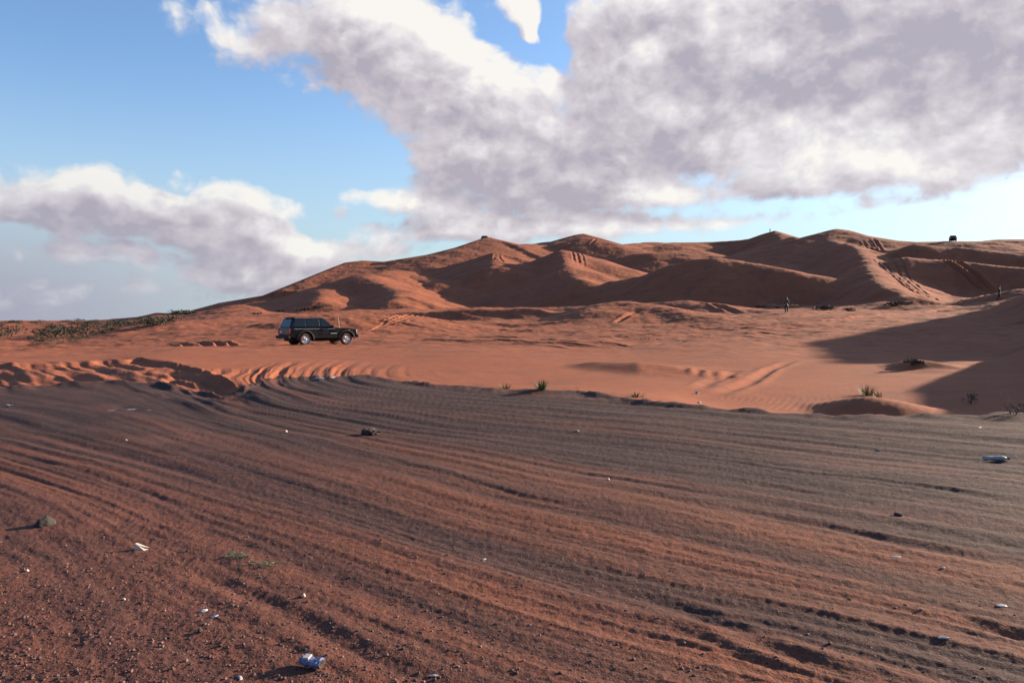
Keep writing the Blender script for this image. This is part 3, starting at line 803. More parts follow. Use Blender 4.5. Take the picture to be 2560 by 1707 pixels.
def make_suv(loc, rz, paint, label, detail=True, lift=0.0, name='off_road_car'):
    t = thing(name, loc, rz, label, 'car')
    wz, wr = 0.355, 0.365
    def arch(cx, r):
        return [(cx + r * math.cos(a) * 1.02, wz + lift * 0 + r * math.sin(a)) for a in [math.pi * k / 12 for k in range(0, 13)]]
    sill = 0.40 + lift
    out = [(-2.06, .50 + lift), (-2.09, .70 + lift), (-2.07, 1.02), (.70, 1.03), (1.30, 1.005), (1.98, .94), (2.06, .90), (2.09, .80), (2.08, .52 + lift)]
    fa = [(x, z) for x, z in arch(1.43, .46) if z > sill]; ra = [(x, z) for x, z in arch(-1.15, .46) if z > sill]
    out += [(fa[0][0], sill + .02)] + fa + [(fa[-1][0], sill)] + [(ra[0][0], sill)] + ra + [(ra[-1][0], sill)]
    body = MB().prism(out, -.865, .865).build('body', paint, t, bevel=.055, seg=3)
    # greenhouse
    lo = [(-2.06, -.83, 1.02), (.68, -.83, 1.02), (.68, .83, 1.02), (-2.06, .83, 1.02)]
    hi = [(-1.80, -.68, 1.585), (.04, -.68, 1.60), (.04, .68, 1.60), (-1.80, .68, 1.585)]
    cab = MB().hexa(lo, hi).build('cabin', paint, t, bevel=.10, seg=4)
    def side_pt(x0, z, s, off=.008):       # a point of the cabin side at height z
        k = (z - 1.02) / (1.59 - 1.02)
        return (x0, s * (lerp(.83, .68, k) + off), z)
    wins = [((-1.86, -1.70), (-1.10, -1.10)), ((-1.02, -1.02), (-.26, -.26)), ((-.18, -.18), (.60, .09))]
    for s in (-1, 1):
        for (a0, a1), (b0, b1) in wins:
            z0, z1 = 1.075, 1.52
            f = [side_pt(a0, z0, s), side_pt(b0, z0, s), side_pt(b1, z1, s), side_pt(a1, z1, s)]
            g = [(p[0], p[1] - s * .02, p[2]) for p in f]
            MB().hexa(g, f).build('side_window', GLASS, t, bevel=.012)
    def slab(p, name, m, n, th=.02, par=t, bev=.01):
        q = [tuple(Vector(v) - Vector(n) * th) for v in p]
        return MB().hexa(q, p).build(name, m, par, bevel=bev)
    # windscreen and rear window
    slab([(.655, -.74, 1.06), (.655, .74, 1.06), (.085, .62, 1.555), (.085, -.62, 1.555)], 'windscreen', GLASS, (.65, 0, .76))
    slab([(-2.052, .72, 1.06), (-2.052, -.72, 1.06), (-1.855, -.61, 1.52), (-1.855, .61, 1.52)], 'rear_window', GLASS, (-.92, 0, .39))
    slab([(-2.096, .80, .66 + lift), (-2.096, -.62, .66 + lift), (-2.080, -.62, 1.0), (-2.080, .62, 1.0)], 'tailgate', paint, (-1, 0, 0))
    MB().box((-2.15, 0, .49 + lift), (.16, 1.74, .17)).build('rear_bumper', BLACK, t, bevel=.03)
    MB().box((2.14, 0, .53 + lift), (.16, 1.76, .18)).build('front_bumper', BLACK, t, bevel=.03)
    MB().box((-1.80, 0, 1.60), (.20, 1.20, .035)).build('spoiler', paint, t, bevel=.015)
    MB().box((2.085, 0, .80), (.03, 1.02, .17)).build('grille', BLACK, t, bevel=.01)
    for s in (-1, 1):
        MB().box((-2.06, s * .80, .84), (.10, .12, .27)).build('tail_light', REDL, t, bevel=.02)
        MB().box((2.07, s * .64, .80), (.06, .24, .17)).build('headlight', CLEAR, t, bevel=.02)
        MB().box((2.06, s * .815, .80), (.09, .09, .17)).build('turn_light', AMBER if not detail else CLEAR, t, bevel=.02)
        MB().box((1.60, s * .868, .87), (.09, .012, .035)).build('side_marker', AMBER, t, bevel=.004)
        MB().box((-1.0 + .42, s * .868, .955), (4.6 * .55, .006, .014)).build('pinstripe', STRIPE, t)
        MB().box((0.0, s * .87, .50), (1.62, .03, .05)).build('door_moulding', BLACK, t, bevel=.01)
        MB().tube([(-1.65, s * .62, 1.60), (-1.6, s * .62, 1.64), (-.2, s * .62, 1.65), (-.12, s * .62, 1.60)], .014).build('roof_rail', BLACK, t)
        mr = MB().box((.50, s * .94, 1.10), (.10, .17, .12)).build('door_mirror', BLACK, t, bevel=.02)
        for hx in (-.36, .60 - .78):
            MB().box((hx + .08 if hx > -.3 else -.52, s * .872, .89), (.14, .02, .03)).build('door_handle', BLACK, t, bevel=.005)
        for cx in (-1.15, 1.43):
            # wheel-arch flare: a curved lip round the opening
            ring = []
            mb = MB(); prev = None
            for k in range(15):
                a = R(-2) + math.pi * 1.02 * k / 14
                i, o_ = .455, .535
                cur = [mb.bm.verts.new((cx + rr * math.cos(a) * 1.02, s * yy, wz + rr * math.sin(a))) for rr, yy in ((i, .86), (i, .905), (o_, .895), (o_, .86))]
                if prev:
                    for j in range(4): mb.bm.faces.new((prev[j], prev[(j + 1) % 4], cur[(j + 1) % 4], cur[j]))
                prev = cur
            mb.build('wheel_flare', BLACK, t, bevel=.006)
            w = bpy.data.objects.new('wheel', None); COL.objects.link(w); w.parent = t; w.location = (cx, s * .755, wz)
            M = Matrix.Rotation(R(90), 3, 'X') @ Matrix.Scale(-s, 3, (0, 0, 1)) if False else Matrix.Rotation(R(90 * s * -1), 3, 'X')
            tp = [(.205, -.11), (.30, -.115), (.345, -.095), (.365, -.06), (.365, .06), (.345, .095), (.30, .115), (.205, .11)]
            MB().lathe([(r_, z_) for r_, z_ in tp] + [tp[0]], 32, M).build('tyre', RUBBER, w, smooth=True)
            rim = MB().lathe([(.218, .02), (.222, .10), (.212, .118), (.196, .112), (.185, .03), (.0001, .02)], 32, M)
            for k in range(10):
                a = 2 * math.pi * k / 10
                for da in (-.16, .16):
                    p0 = M @ Vector((.05 * math.cos(a), .05 * math.sin(a), .085)); p1 = M @ Vector((.195 * math.cos(a + da), .195 * math.sin(a + da), .095))
                    rim.tube([p0, p1], [.017, .011], 5)
            rim.lathe([(.07, .04), (.068, .10), (.05, .115), (.0001, .118)], 16, M)
            rim.build('rim', CHROME, w, smooth=False)
    MB().box((-.02 - 2.1, .30, .78 + lift * .5), (.012, .34, .13)).build('number_plate', PLATE, t, bevel=.003)
    MB().box((0, 0, .36 + lift * 1.1), (3.7, 1.15, .24)).build('chassis', BLACK, t, bevel=.03)
    if detail:
        MB().tube([(1.02, -.72, .98), (1.0, -.72, 1.30), (.95, -.72, 1.62)], [.016, .014, .011]).build('antenna', WHITE, t)
        bd = MB()
        bd.box((.60, -.8685, .69), (.40, .006, .032))
        bd.build('door_badge', STRIPE, t)
        MB().box((.34, -.8675, .78), (.012, .008, .46)).build('door_seam', BLACK, t)
        MB().box((-.24, -.8675, .78), (.012, .008, .46)).build('door_seam', BLACK, t)
    return t

GREEN = mat('dark_green_paint', (0.004, 0.008, 0.013), 0.22, 0.0, vary=.08, scale=2, coat=.12, spec=.3, col2=(0.012, 0.010, 0.010))
MAROON = mat('maroon_paint', (0.16, 0.04, 0.04), 0.5, coat=.3)
NAVY = mat('dark_blue_paint', (0.02, 0.022, 0.03), 0.35, coat=.2)
cp_ = P(795, 863, 47.0)
CARZ = ground_z(cp_[0], cp_[1])
make_suv((cp_[0], cp_[1], CARZ - 0.03), R(38.5), GREEN, 'dark green off-road estate car with bright alloy wheels parked on the sand flat')
q = P(2382, 603, 190.0)
make_suv((q[0], q[1], ground_z(q[0], q[1]) - .05), R(243), MAROON, 'maroon four-wheel drive on the skyline of the far right dune, seen end-on', detail=False, lift=.03).scale = (.88, .88, .88)
q = P(1216, 592, 329.0)
make_suv((q[0], q[1], ground_z(q[0], q[1]) - .55), R(20), NAVY, 'dark car standing on the dune top, half hidden by its crest', detail=False)

# ---------------------------------------------------------------- people
SKIN = mat('skin', (0.16, 0.08, 0.05), 0.55, vary=.08)
HAIR = mat('dark_hair', (0.012, 0.010, 0.009), 0.6)
TROU = mat('dark_trousers', (0.012, 0.013, 0.018), 0.85)
SHIRT1 = mat('navy_top', (0.012, 0.014, 0.02), 0.85)
SLEEVE = mat('pale_cloth', (0.30, 0.26, 0.26), 0.85)
SHIRT2 = mat('grey_blue_shirt', (0.05, 0.06, 0.066), 0.85)
TROU2 = mat('dark_green_trousers', (0.020, 0.024, 0.018), 0.85)
SHOE = mat('shoe_leather', (0.02, 0.014, 0.012), 0.7)

def skin_mesh(name, verts, edges, radii, m, parent, root=0, sub=2):
    me = bpy.data.meshes.new(name); me.from_pydata(verts, edges, []); me.materials.append(m)
    o = bpy.data.objects.new(name, me); COL.objects.link(o); o.parent = parent
    md = o.modifiers.new('skin', 'SKIN'); md.use_smooth_shade = True
    sv = me.skin_vertices[0].data if me.skin_vertices else None
    if sv is None:
        bpy.context.view_layer.objects.active = o
        bm = bmesh.new(); bm.from_mesh(me); bm.verts.layers.skin.verify(); bm.to_mesh(me); bm.free()
        sv = me.skin_vertices[0].data
    for i, r_ in enumerate(radii):
        sv[i].radius = r_ if isinstance(r_, tuple) else (r_, r_); sv[i].use_root = (i == root)
    ss = o.modifiers.new('subdivision', 'SUBSURF'); ss.levels = sub; ss.render_levels = sub
    return o

def person(loc, rz, label, top, trousers, arms, stride=.12, sleeves=None, group=None, extra=None, hat=False):
    """standing figure, 1.72 m, facing local +x; arms = for each side a list of elbow and wrist positions"""
    t = thing('person', loc, rz, label, 'person', group)
    V, E, Rd = [], [], []
    def add(p, r_, par=None):
        V.append(p); Rd.append(r_)
        if par is not None: E.append((par, len(V) - 1))
        return len(V) - 1
    pel = add((0, 0, .93), (.15, .12)); wa = add((0, 0, 1.08), (.13, .10), pel); ch = add((.01, 0, 1.27), (.155, .115), wa)
    nb = add((0, 0, 1.43), (.075, .075), ch); nk = add((.01, 0, 1.49), .052, nb); hd = add((.02, 0, 1.57), (.072, .082), nk); tp = add((.01, 0, 1.66), (.078, .088), hd)
    add((.105, 0, 1.575), .016, hd)
    for s in (-1, 1): add((.0, s * .088, 1.58), .014, hd)
    legs = []
    for s in (-1, 1):
        dx = s * stride
        hip = add((0, s * .095, .86), .098, pel); kn = add((.02 + dx * .5, s * .11, .49), .062, hip)
        an = add((dx, s * .115, .09), .042, kn); toe = add((dx + .16, s * .125, .035), (.036, .030), an)
        legs.append(((0, s * .095, .88), (.02 + dx * .5, s * .11, .49), (dx, s * .115, .10)))
        sh = add((0, s * .185, 1.395), .062, nb); el, wr = arms[0 if s < 0 else 1]
        e = add(el, .042, sh); w = add(wr, .028, e)
        d = (Vector(wr) - Vector(el)).normalized()
        pm = add(tuple(Vector(wr) + d * .06), (.034, .018), w)
        side = d.cross(Vector((1, 0, 0))); side = side.normalized() if side.length > .1 else Vector((0, 1, 0))
        add(tuple(Vector(wr) + d * .05 + Vector((.045, 0, 0))), .009, w)
        for k in range(4):
            o_ = side * (-.027 + .018 * k)
            a = add(tuple(Vector(wr) + d * .115 + o_ + Vector((.006, 0, 0))), .0085, pm)
            add(tuple(Vector(wr) + d * (.15 + .012 * (k in (1, 2))) + o_ + Vector((.022, 0, 0))), .0075, a)
    skin_mesh('body', V, E, Rd, SKIN, t)
    # trousers
    V2 = [(0, 0, .97), (0, 0, .90)]; E2 = [(0, 1)]; R2 = [(.155, .125), (.155, .125)]
    for hp, kn, an in legs:
        b0 = len(V2); V2 += [hp, kn, an]; E2 += [(1, b0), (b0, b0 + 1), (b0 + 1, b0 + 2)]; R2 += [.112, .08, .066]
    skin_mesh('trousers', V2, E2, R2, trousers, t, root=1)
    V3 = [(0, 0, .93), (0, 0, 1.08), (.01, 0, 1.27), (0, 0, 1.40)]; E3 = [(0, 1), (1, 2), (2, 3)]; R3 = [(.165, .135), (.15, .12), (.172, .132), (.11, .10)]
    for i, s in enumerate((-1, 1)):
        el, wr = arms[i]; b0 = len(V3)
        mid = tuple(Vector(el) * .25 + Vector(wr) * .75)
        V3 += [(0, s * .185, 1.39), el, mid]; E3 += [(3, b0), (b0, b0 + 1), (b0 + 1, b0 + 2)]; R3 += [.075, .056, .044]
    skin_mesh('shirt', V3, E3, R3, top, t, root=2)
    h = MB(); h.ico((-.02, 0, 1.655), .1, 2, (1.02, .98, .85)); h.ico((-.055, 0, 1.58), .075, 2, (.8, 1.05, 1.3)); h.build('hair', HAIR, t, smooth=True)
    for s in (-1, 1):
        MB().box((s * stride + .055, s * .12, .04), (.27, .10, .09)).build('shoe', SHOE, t, bevel=.035, seg=3)
        MB().ico((.093, s * .03, 1.60), .011, 1).build('eye', BLACK, t, smooth=True)
    MB().box((.094, 0, 1.527), (.012, .045, .010)).build('mouth', REDL, t, bevel=.003)
    if extra: extra(t)
    return t

q = hit(1966, 783, 70, 110)
def bag(t):
    b = MB().box((.17, -.10, .98), (.14, .20, .15)).build('waist_bag', SLEEVE, t, bevel=.03)
    MB().tube([(-.06, .17, 1.40), (.10, .10, 1.25), (.17, -.02, 1.06)], .016).build('bag_strap', SLEEVE, t)
    MB().tube([(.03, -.20, 1.38), (.0, -.245, 1.24), (.04, -.25, 1.12)], [.082, .066, .058], 10).build('sleeve', SLEEVE, t, smooth=True)
person((q[0], q[1], q[2] - .02), R(-120), 'person in dark clothes with one pale sleeve standing below the big shaded dune', SHIRT1, TROU,
       [((.04, -.25, 1.13), (.17, -.15, 1.0)), ((.02, .26, 1.14), (.17, .10, 1.03))], stride=.03, extra=bag)
q = hit(2498, 749, 85, 140)
person((q[0], q[1], q[2] - .02), R(150), 'person in a grey-blue shirt and dark trousers walking on the rim at the right', SHIRT2, TROU2,
       [((-.08, -.28, 1.15), (.02, -.33, .92)), ((.08, .28, 1.15), (.20, .30, .95))], stride=.16)
q = P(1925, 581, 334.0)
person((q[0], q[1], ground_z(q[0], q[1]) - .02), R(200), 'small dark figure standing against the sky on the distant dune peak', SHIRT1, TROU,
       [((.0, -.25, 1.13), (.05, -.24, .88)), ((.0, .25, 1.13), (.05, .24, .88))], stride=.04)

# ---------------------------------------------------------------- plants
LEAF = mat('dusty_green_leaves', (0.056, 0.048, 0.026), 0.8, col2=(0.026, 0.030, 0.016), scale=3)
LEAFD = mat('dark_scrub_leaves', (0.022, 0.024, 0.015), 0.85, col2=(0.045, 0.034, 0.022), scale=2)
GRASS = mat('fresh_grass', (0.085, 0.10, 0.028), 0.7, col2=(0.04, 0.055, 0.018), scale=5)
TWIG = mat('dry_twig', (0.26, 0.20, 0.14), 0.85)
WOOD = mat('grey_stem', (0.10, 0.065, 0.045), 0.9)

def leaf(mb, p, d, ln, wd, up):
    d = d.normalized(); s = d.cross(up); s = s.normalized() * wd if s.length > .01 else Vector((wd, 0, 0))
    mb.poly([p, p + d * ln * .5 + s, p + d * ln, p + d * ln * .5 - s])

def shrub(loc, w, h, label, m=None, n=700, seed=1, group=None, name='desert_shrub', spike=.5, lsz=1.0):
    rnd = random.Random(seed)
    t = thing(name, loc, rnd.uniform(0, 6), label, 'shrub', group)
    mb = MB(); st = MB()
    clumps = [(rnd.uniform(-.75, .75) * w / 2, rnd.uniform(-.6, .6) * w / 2, rnd.uniform(.15, .65) * h, rnd.uniform(.18, .4) * w * .6) for _ in range(9)]
    for cx, cy, cz, cr in clumps[:6]:
        st.tube([(cx * .15, cy * .15, -.05), (cx * .6, cy * .6, cz * .6), (cx, cy, cz)], [.02 * w, .013 * w, .005 * w], 4)
    for k in range(n):
        cx, cy, cz, cr = rnd.choice(clumps)
        d = Vector((rnd.gauss(0, 1), rnd.gauss(0, 1), rnd.gauss(.25, .8))).normalized()
        rr = cr * rnd.uniform(.3, 1) ** .5
        p = Vector((cx, cy, cz)) + Vector((d.x * rr, d.y * rr, d.z * rr * h / w * 1.1))
        if p.z < -.02: p.z = abs(p.z) * .5
        dd = (d + Vector((rnd.gauss(0, .5), rnd.gauss(0, .5), spike))).normalized()
        leaf(mb, p, dd, rnd.uniform(.05, .12) * w * lsz, rnd.uniform(.008, .02) * w * lsz, Vector((rnd.gauss(0, 1), rnd.gauss(0, 1), .3)))
    mb.build('foliage', m or LEAFD, t); st.build('stem', WOOD, t)
    return t

def tuft(loc, w, h, label, m=None, n=160, seed=1, group=None, name='grass_tuft', blade=.006):
    rnd = random.Random(seed)
    mb = MB()
    for k in range(n):
        a = rnd.uniform(0, 6.283); r_ = w * .3 * rnd.uniform(0, 1) ** .7
        p = Vector((r_ * math.cos(a), r_ * math.sin(a), -.02)); out_ = Vector((math.cos(a), math.sin(a), 0)) * rnd.uniform(.1, .9) * w * .5
        hh = h * rnd.uniform(.4, 1); s = Vector((-math.sin(a), math.cos(a), 0)) * blade
        m1 = p + out_ * .4 + Vector((0, 0, hh * .65)); e = p + out_ + Vector((0, 0, hh))
        mb.poly([p - s, p + s, m1 + s * .8, m1 - s * .8]); mb.poly([m1 - s * .8, m1 + s * .8, e])
    o = mb.build(name, m or GRASS, None)
    o.location = loc; set_props(o, label, 'grass', group)
    return o

# shrubs by the foot of the big dune, each where the photograph has one
for k, (u, v, w, h, lab) in enumerate((
    (1902, 769, 1.9, .45, 'low grey-green shrub on the shade line, left of the person on the flat'),
    (1946, 771, .9, .3, 'tiny shrub just left of the standing person'),
    (2066, 775, 2.9, .7, 'widest green shrub on the shade line, right of the standing person'),
    (2122, 778, 1.6, .5, 'small dark shrub with a red sand heap beside it, right of the widest shrub'),
    (2236, 766, 2.6, .8, 'dark green shrub at the foot of the lit dune slope with tracks'),
    (2262, 762, 1.8, .5, 'thin shrub touching the right side of the dark green one at the track slope'),
    )):
    q = hit(u, v, 60, 135); shrub((q[0], q[1], q[2] - .05), w, h, lab, LEAF if k in (0, 2) else LEAFD, 650, 10 + k)
q = hit(1338, 648, 200, 330); shrub((q[0] + 8, q[1] + 2, ground_z(q[0] + 8, q[1] + 2)), 4, 1.4, 'lone yellow-green bush in the bowl behind the middle dune peak', LEAF, 300, 30)
for k, (u, v, w, h) in enumerate(((432,784,3.4,1.3),(443,783,4.4,1.6),(455,783,4.6,1.5),(467,783,3.6,1.2))):
    q = hit(u, v + 3, 120, 300); shrub((q[0], q[1], q[2] - .1), w, h * .8, 'dark bush in the small clump on the skyline where the dune meets the plain', LEAFD, 350, 40 + k, 'bushes in the skyline clump')
for k, (u, v, w, h) in enumerate(((760,775,3,.5),(700,780,2.5,.4),(805,770,3.4,.8),(640,786,2,.4))):
    q = hit(u, v, 95, 220); shrub((q[0], q[1], q[2] - .05), w, h, 'low scrub along the foot of the shaded dunes behind the dark green car', LEAFD, 350, 50 + k, 'scrub behind the parked car')
rnd = random.Random(11)
for k in range(18):     # hedge-like band of scrub behind the left swell
    f = rnd.random(); u = 90 + 260 * f + rnd.uniform(-10, 10); v = 860 - 40 * f + rnd.uniform(-5, 5)
    x, y, z = hit(u, v, 45, 200)
    shrub((x, y, z - .05), rnd.uniform(.8, 1.9), rnd.uniform(.13, .32), 'grey-green scrub bush in the long band behind the left sand swell', LEAF if k % 3 else LEAFD, 170, 60 + k, 'scrub band on the left', lsz=.7)
proto = None
for k in range(90):     # single bushes over the plain
    u = rnd.uniform(-60, 440); v = 806 + 50 * rnd.random() ** 1.8
    if v > 872 - .14 * u: continue
    x, y, z = hit(u, v, 60, 1500)
    w = rnd.uniform(1.0, 2.4) * (1 + y / 260)
    if proto is None:
        proto = shrub((x, y, z - .05), 2.0, .8, 'small bush dotted over the open plain at the left', LEAFD, 260, 99, 'bushes dotted over the plain'); base_w = 2.0; o = proto
    else:
        o = proto.copy(); COL.objects.link(o)
        for ch in proto.children:
            c = ch.copy(); COL.objects.link(c); c.parent = o
        o.location = (x, y, z - .05); o.rotation_euler = (0, 0, rnd.uniform(0, 6))
    o.scale = (w / 2, w / 2, w / 2 * rnd.uniform(.6, 1.1))

q = hit(1353, 972, 14, 40); tuft((q[0], q[1], q[2]), .42, .26, 'bright green grass tuft on the rim of the gravel, middle of the picture', GRASS, 130, 1, blade=.005)
q = hit(1262, 972, 14, 40); tuft((q[0], q[1], q[2]), .45, .18, 'sparse pale grass left of the bright green tuft', GRASS, 70, 2)
q = hit(1590, 992, 12, 40); tuft((q[0], q[1], q[2]), .5, .15, 'thin grass on the rim above the rippled sand hollow', GRASS, 60, 3)
q = hit(2170, 988, 14, 40); tuft((q[0], q[1], q[2] - .02), .6, .36, 'green tuft with a dark base on top of the small sand mound', GRASS, 170, 4, blade=.004)
q = hit(2196, 992, 14, 40); tuft((q[0], q[1], q[2] - .02), .35, .2, 'few green blades just right of the tuft on the small mound', GRASS, 40, 5)
q = hit(2290, 908, 20, 45); shrub((q[0] - .15, q[1], q[2] - .08), 1.0, .30, 'dark brush capping the larger sand mound in front of the deep shadow', LEAFD, 600, 6, lsz=.8)
q = hit(2535, 1036, 10, 30); shrub((q[0], q[1], q[2]), .38, .26, 'small green plant at the right edge on the rim of the gravel', LEAF, 350, 7, lsz=.8)
q = hit(2425, 1010, 12, 40); shrub((q[0], q[1], q[2]), .4, .32, 'dark little bush inside the shadow left of the bent twig', LEAFD, 350, 8)
x, y, z = hit(2528, 1034, 10, 30)
tw = thing('dry_plant', (x, y, z), 0, 'bare bent dry twig arching over to the left on the right-hand rim', 'plant')
s_ = y / FPX
def tp_(du, dv): return (du * s_, 0.02 * du * s_, -dv * s_)
MB().tube([tp_(0, 6), tp_(-4, -20), tp_(-8, -48), tp_(-10, -50), tp_(-14, -54), tp_(-20, -53), tp_(-26, -51), tp_(-31, -53), tp_(-36, -58)], [.007, .006, .005, .005, .005, .005, .004, .004, .003], 5).build('main_twig', TWIG, tw)
MB().tube([tp_(0, 6), tp_(-8, -12), tp_(-14, -28), tp_(-18, -40)], [.005, .004, .003, .002], 5).build('side_twig', TWIG, tw)

# ---------------------------------------------------------------- litter and stones on the lot
PALE = mat('pale_plastic', (0.29, 0.285, 0.295), 0.6, col2=(0.22, 0.215, 0.23), scale=12)
BLUE = mat('blue_print', (0.05, 0.065, 0.17), 0.4, col2=(0.11, 0.14, 0.24), scale=30)
ROCK = mat('dark_rock', (0.030, 0.024, 0.022), 0.95)
CLOD = mat('dark_clod', (0.045, 0.028, 0.025), 0.95)
GREENP = mat('faded_green_net', (0.05, 0.17, 0.08), 0.8)
CREAM = mat('cream_card', (0.5, 0.41, 0.33), 0.6)

def crumple(name, loc, size, label, cat, m, seed, rz=0.0, jit=.28, sub=2, parts=None, group=None):
    rnd = random.Random(seed)
    mb = MB(); mb.ico((0, 0, size[2] * .4), 1, sub, (size[0] / 2, size[1] / 2, size[2] / 2), jit, rnd)
    o = mb.build(name, m); o.location = loc; o.rotation_euler = (0, 0, rz)
    set_props(o, label, cat, group); return o

x, y, z = hit(781, 1668, 2.8, 6)
can = thing('crushed_can', (x, y, z + .028), R(-25), 'crushed blue and white drink can lying on its side in the foreground', 'can')
rnd = random.Random(3)
M = Matrix.Rotation(R(90), 3, 'Y')
mb = MB(); mb.lathe([(.024, -.052), (.031, -.045), (.032, -.02), (.028, 0), (.031, .022), (.031, .045), (.024, .052)], 18, M)
for v_ in mb.bm.verts:
    v_.co.z *= .74; v_.co.y *= 1.12
    v_.co += Vector((0, 0, -.011 * math.exp(-((v_.co.x - .005) / .018) ** 2) * (v_.co.z > 0))) + Vector([rnd.uniform(-.0022, .0022) for _ in range(3)])
mb.build('can_body', BLUE, can, smooth=False)
for s in (-1, 1):
    MB().lathe([(.0001, 0), (.022, .0), (.0255, .003), (.024, .0045), (.0001, .0035)], 16, Matrix.Diagonal((1, 1.1, .76)) @ Matrix.Rotation(R(90 * s), 3, 'Y')).build('can_end', CHROME if s > 0 else PALE, can, loc=(s * .053, 0, 0))
MB().box((-.026, -.006, .018), (.034, .05, .012), Matrix.Rotation(.3, 3, 'Z')).build('torn_label', PALE, can, bevel=.004)

x, y, z = hit(2488, 1152, 6, 14)
bt = thing('plastic_bottle', (x, y, z + .03), R(-8), 'white squashed plastic bottle lying on the dark gravel at the right', 'bottle')
Mb = Matrix.Diagonal((1, 1, .8)) @ Matrix.Rotation(R(90), 3, 'Y')
mb = MB().lathe([(.02, -.13), (.034, -.122), (.036, -.09), (.030, -.06), (.035, -.02), (.031, .02), (.037, .05), (.036, .08), (.022, .11), (.014, .122), (.013, .135)], 16, Mb)
for v_ in mb.bm.verts: v_.co += Vector([rnd.uniform(-.003, .003) for _ in range(3)])
mb.build('bottle_body', PALE, bt, smooth=True)
MB().lathe([(.016, 0), (.016, .018)], 14, Matrix.Rotation(R(90), 3, 'Y')).build('cap', BLUE, bt, loc=(.135, 0, 0))

x, y, z = hit(356, 1373, 3.5, 9)
cs = MB(); cs.hexa([(-.05, -.02, 0), (.03, -.025, 0), (.035, .02, 0), (-.05, .02, 0)], [(-.048, -.012, .045), (-.02, -.014, .03), (.045, .016, .012), (-.05, .018, .042)])
o = cs.build('card_scrap', CREAM); o.location = (x, y, z - .002); o.rotation_euler = (0, 0, R(-8)); set_props(o, 'bright cream card scrap casting a thin shadow, left foreground', 'litter')
x, y, z = hit(112, 1312, 4, 9)
rr_ = random.Random(21); mb = MB(); mb.ico((0, 0, 0), 1, 3, (.085, .055, .06), 0, rr_)
for v_ in mb.bm.verts:
    v_.co.z *= 1.15 - 5.5 * abs(v_.co.x - .012); v_.co *= 1 + .10 * math.sin(v_.co.x * 90 + v_.co.y * 70) * rr_.uniform(.2, 1)
o = mb.build('rock', ROCK); o.location = (x, y, z); set_props(o, 'pointed black rock at the left edge of the lot', 'rock')
crumple('earth_clod', hit(925, 1087, 6, 16), (.26, .22, .10), 'lumpy dark clod of gravel on the tracks below the car', 'clod', CLOD, 5, jit=.2, sub=3)
crumple('earth_clod', hit(2245, 1290, 4, 12), (.09, .07, .035), 'small dark clod on the tyre tracks at the right', 'clod', CLOD, 6, jit=.25)
crumple('plastic_bag', hit(800, 949, 14, 30), (.42, .2, .07), 'white plastic bag lying at the rim of the gravel', 'bag', PALE, 7, jit=.35, sub=3)
crumple('plastic_bag', hit(832, 944, 14, 30), (.3, .12, .03), 'grey flattened bag right beside the white one on the rim', 'bag', PALE, 8, jit=.35)
q = hit(330, 1028, 7, 20)
mb = MB(); rr_ = random.Random(4)
pts = [(-.36 + .7 * k / 14, .05 * math.sin(k * .9) + .1 * (k < 4) * (k / 4 - 1), .02 + .012 * rr_.random()) for k in range(15)]
mb.tube(pts, [.004 + .008 * math.sin(math.pi * k / 14) * rr_.uniform(.5, 1.2) for k in range(15)], 5)
o = mb.build('plastic_strip', PALE); o.location = q; set_props(o, 'long thin white plastic strip trodden into the ground on the left', 'litter')
crumple('paper_scrap', hit(22, 1017, 8, 20), (.16, .1, .05), 'small white scrap near the left edge below the churned sand', 'litter', PALE, 9)
for k, (u, v, a, b, c, m, lab) in enumerate((
    (508,1530,.05,.032,.016,PALE,'white pebble-like scrap, left one of the pair above the can'),
    (536,1541,.055,.03,.014,BLUE,'violet foil scrap, right one of the pair above the can'),
    (500,1580,.04,.03,.02,CLOD,'dark flake just below the pair of scraps'),
    (310,1501,.025,.02,.02,PALE,'white chip standing beside a shallow print'),
    (760,1494,.024,.024,.03,CREAM,'cream chip on the right side of the long groove'),
    (68,1430,.03,.025,.02,CREAM,'pale stone chip near the left edge'),
    (600,1695,.05,.02,.012,PALE,'dull white splinter at the bottom edge left of the can'),
    (1083,1690,.05,.02,.01,PALE,'grey splinter near the bottom of the long groove'),
    (1442,1079,.09,.05,.03,PALE,'white scrap in the dark gravel, middle of the lot'),
    (2198,1126,.07,.04,.02,PALE,'tiny white scrap left of the squashed bottle'),
    (2238,1392,.08,.05,.012,PALE,'grey flat scrap on the tread marks at the right'),
    (2503,1516,.07,.045,.012,PALE,'pale flat scrap at the right edge of the tracks'),
    (2358,1421,.03,.02,.012,WHITE,'small bright chip right of the grey flat scrap'),
    (2360,1598,.07,.014,.012,WHITE,'thin white sliver in the lower right tracks'),
    (1520,1200,.04,.03,.03,CREAM,'cream chip at the end of a dark rut'),
    (1742,985,.10,.07,.10,PALE,'white scrap on the rim beside the sand hollow'),
    (1748,1008,.10,.07,.05,PALE,'white scrap lying just below the other on the rim'),
    (2450,1070,.16,.02,.015,WHITE,'slanting white sliver near the dry twig'),
    (1210,1400,.05,.03,.012,PALE,'faint grey flake in the middle foreground'),
    (315,1102,.04,.03,.03,CREAM,'cream chip among the left tracks'),
    (716,1081,.05,.03,.04,CREAM,'pale chip on the dark patch left of the clod'),
    )):
    q = hit(u, v, 2.8, 30); crumple('litter_scrap', (q[0], q[1], q[2] - .002), (a, b, c), lab, 'litter', m, 100 + k, rz=k * .7, jit=.2, sub=1)
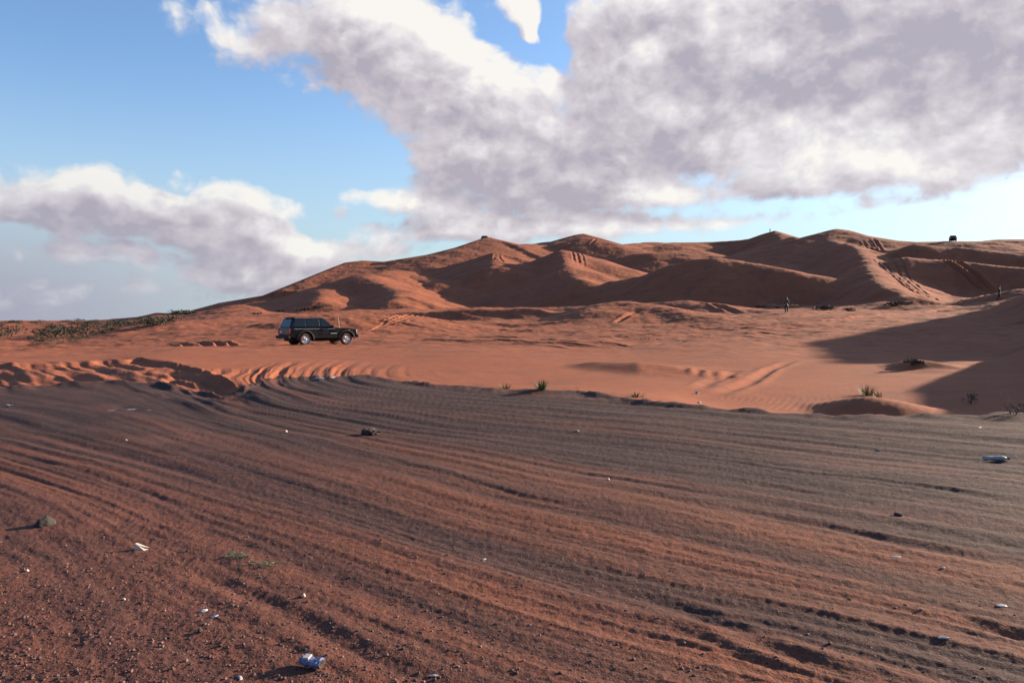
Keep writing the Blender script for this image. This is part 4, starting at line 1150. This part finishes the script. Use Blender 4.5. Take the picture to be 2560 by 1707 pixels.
for j, (u, v, n) in enumerate(((592, 1390, 26), (655, 1412, 22))):
    x, y, z = hit(u, v, 3.5, 8); rr_ = random.Random(j); mb = MB()
    for k in range(n):
        p = Vector((rr_.gauss(0, .05), rr_.gauss(0, .03), .004)); a = rr_.uniform(0, 6)
        mb.tube([p, p + Vector((math.cos(a) * .02, math.sin(a) * .02, rr_.uniform(0, .012))), p + Vector((math.cos(a) * .045, math.sin(a) * .03, .003))], .0022, 4)
    o = mb.build('net_shreds', GREENP); o.location = (x, y, z); set_props(o, ('faint green shreds on the gravel, the left and brighter patch', 'faint green shreds on the gravel, the right and duller patch')[j], 'litter')

# loose stones of the near ground, far too many to count
def pebbles():
    rnd = np.random.RandomState(4)
    n = 9000
    v = 1330 + 420 * rnd.rand(n) ** .8; u = 2600 * rnd.rand(n) ** 1.35 - 20
    keep = (v > 1150 + .13 * u) & (rnd.rand(n) < np.clip(1.15 - u / 1500 + (v - 1450) / 900, .10, 1))
    u, v = u[keep], v[keep]; n = len(u)
    x = np.empty(n); y = np.empty(n)
    for i in range(n): x[i], y[i] = G0(u[i], v[i])
    z, g, e = terrain(x, y)
    ico = bmesh.new(); bmesh.ops.create_icosphere(ico, subdivisions=1, radius=1); ico.verts.ensure_lookup_table()
    bv = np.array([tuple(q.co) for q in ico.verts]); bf = np.array([[w.index for w in f.verts] for f in ico.faces]); ico.free()
    s = 0.0014 + .0036 * rnd.rand(n) ** 5 * 2.2 + .0012 * rnd.rand(n)
    vs = bv[None] * (1 + .35 * (rnd.rand(n, len(bv), 1) - .5)) * s[:, None, None] * (rnd.rand(n, 1, 3) * [.9, .9, .5] + [.7, .7, .5])
    vs += np.stack([x, y, z + s * .25], 1)[:, None]
    fs = bf[None] + (np.arange(n) * len(bv))[:, None, None]
    me = bpy.data.meshes.new('pebbles'); me.from_pydata(vs.reshape(-1, 3).tolist(), [], fs.reshape(-1, 3).tolist())
    m, t, b = new_mat('pebble_stone')
    at = t.new('ShaderNodeAttribute', attribute_name='tone')
    rp = t.new('ShaderNodeValToRGB'); t.put(rp.inputs[0], at.outputs['Fac']); cr = rp.color_ramp
    cr.elements[0].color = (.035, .022, .02, 1); cr.elements[1].color = (.22, .145, .12, 1)
    e1 = cr.elements.new(.5); e1.color = (.075, .032, .024, 1); e2 = cr.elements.new(.85); e2.color = (.15, .075, .055, 1)
    t.put(b.inputs['Base Color'], rp.outputs[0]); b.inputs['Roughness'].default_value = .85
    a_ = me.attributes.new('tone', 'FLOAT', 'POINT'); a_.data.foreach_set('value', np.repeat(rnd.rand(n), len(bv)).astype(np.float32))
    me.materials.append(m)
    o = bpy.data.objects.new('pebbles', me); COL.objects.link(o); set_props(o, 'loose small stones strewn over the near ground', 'stones', None, 'stuff')
pebbles()
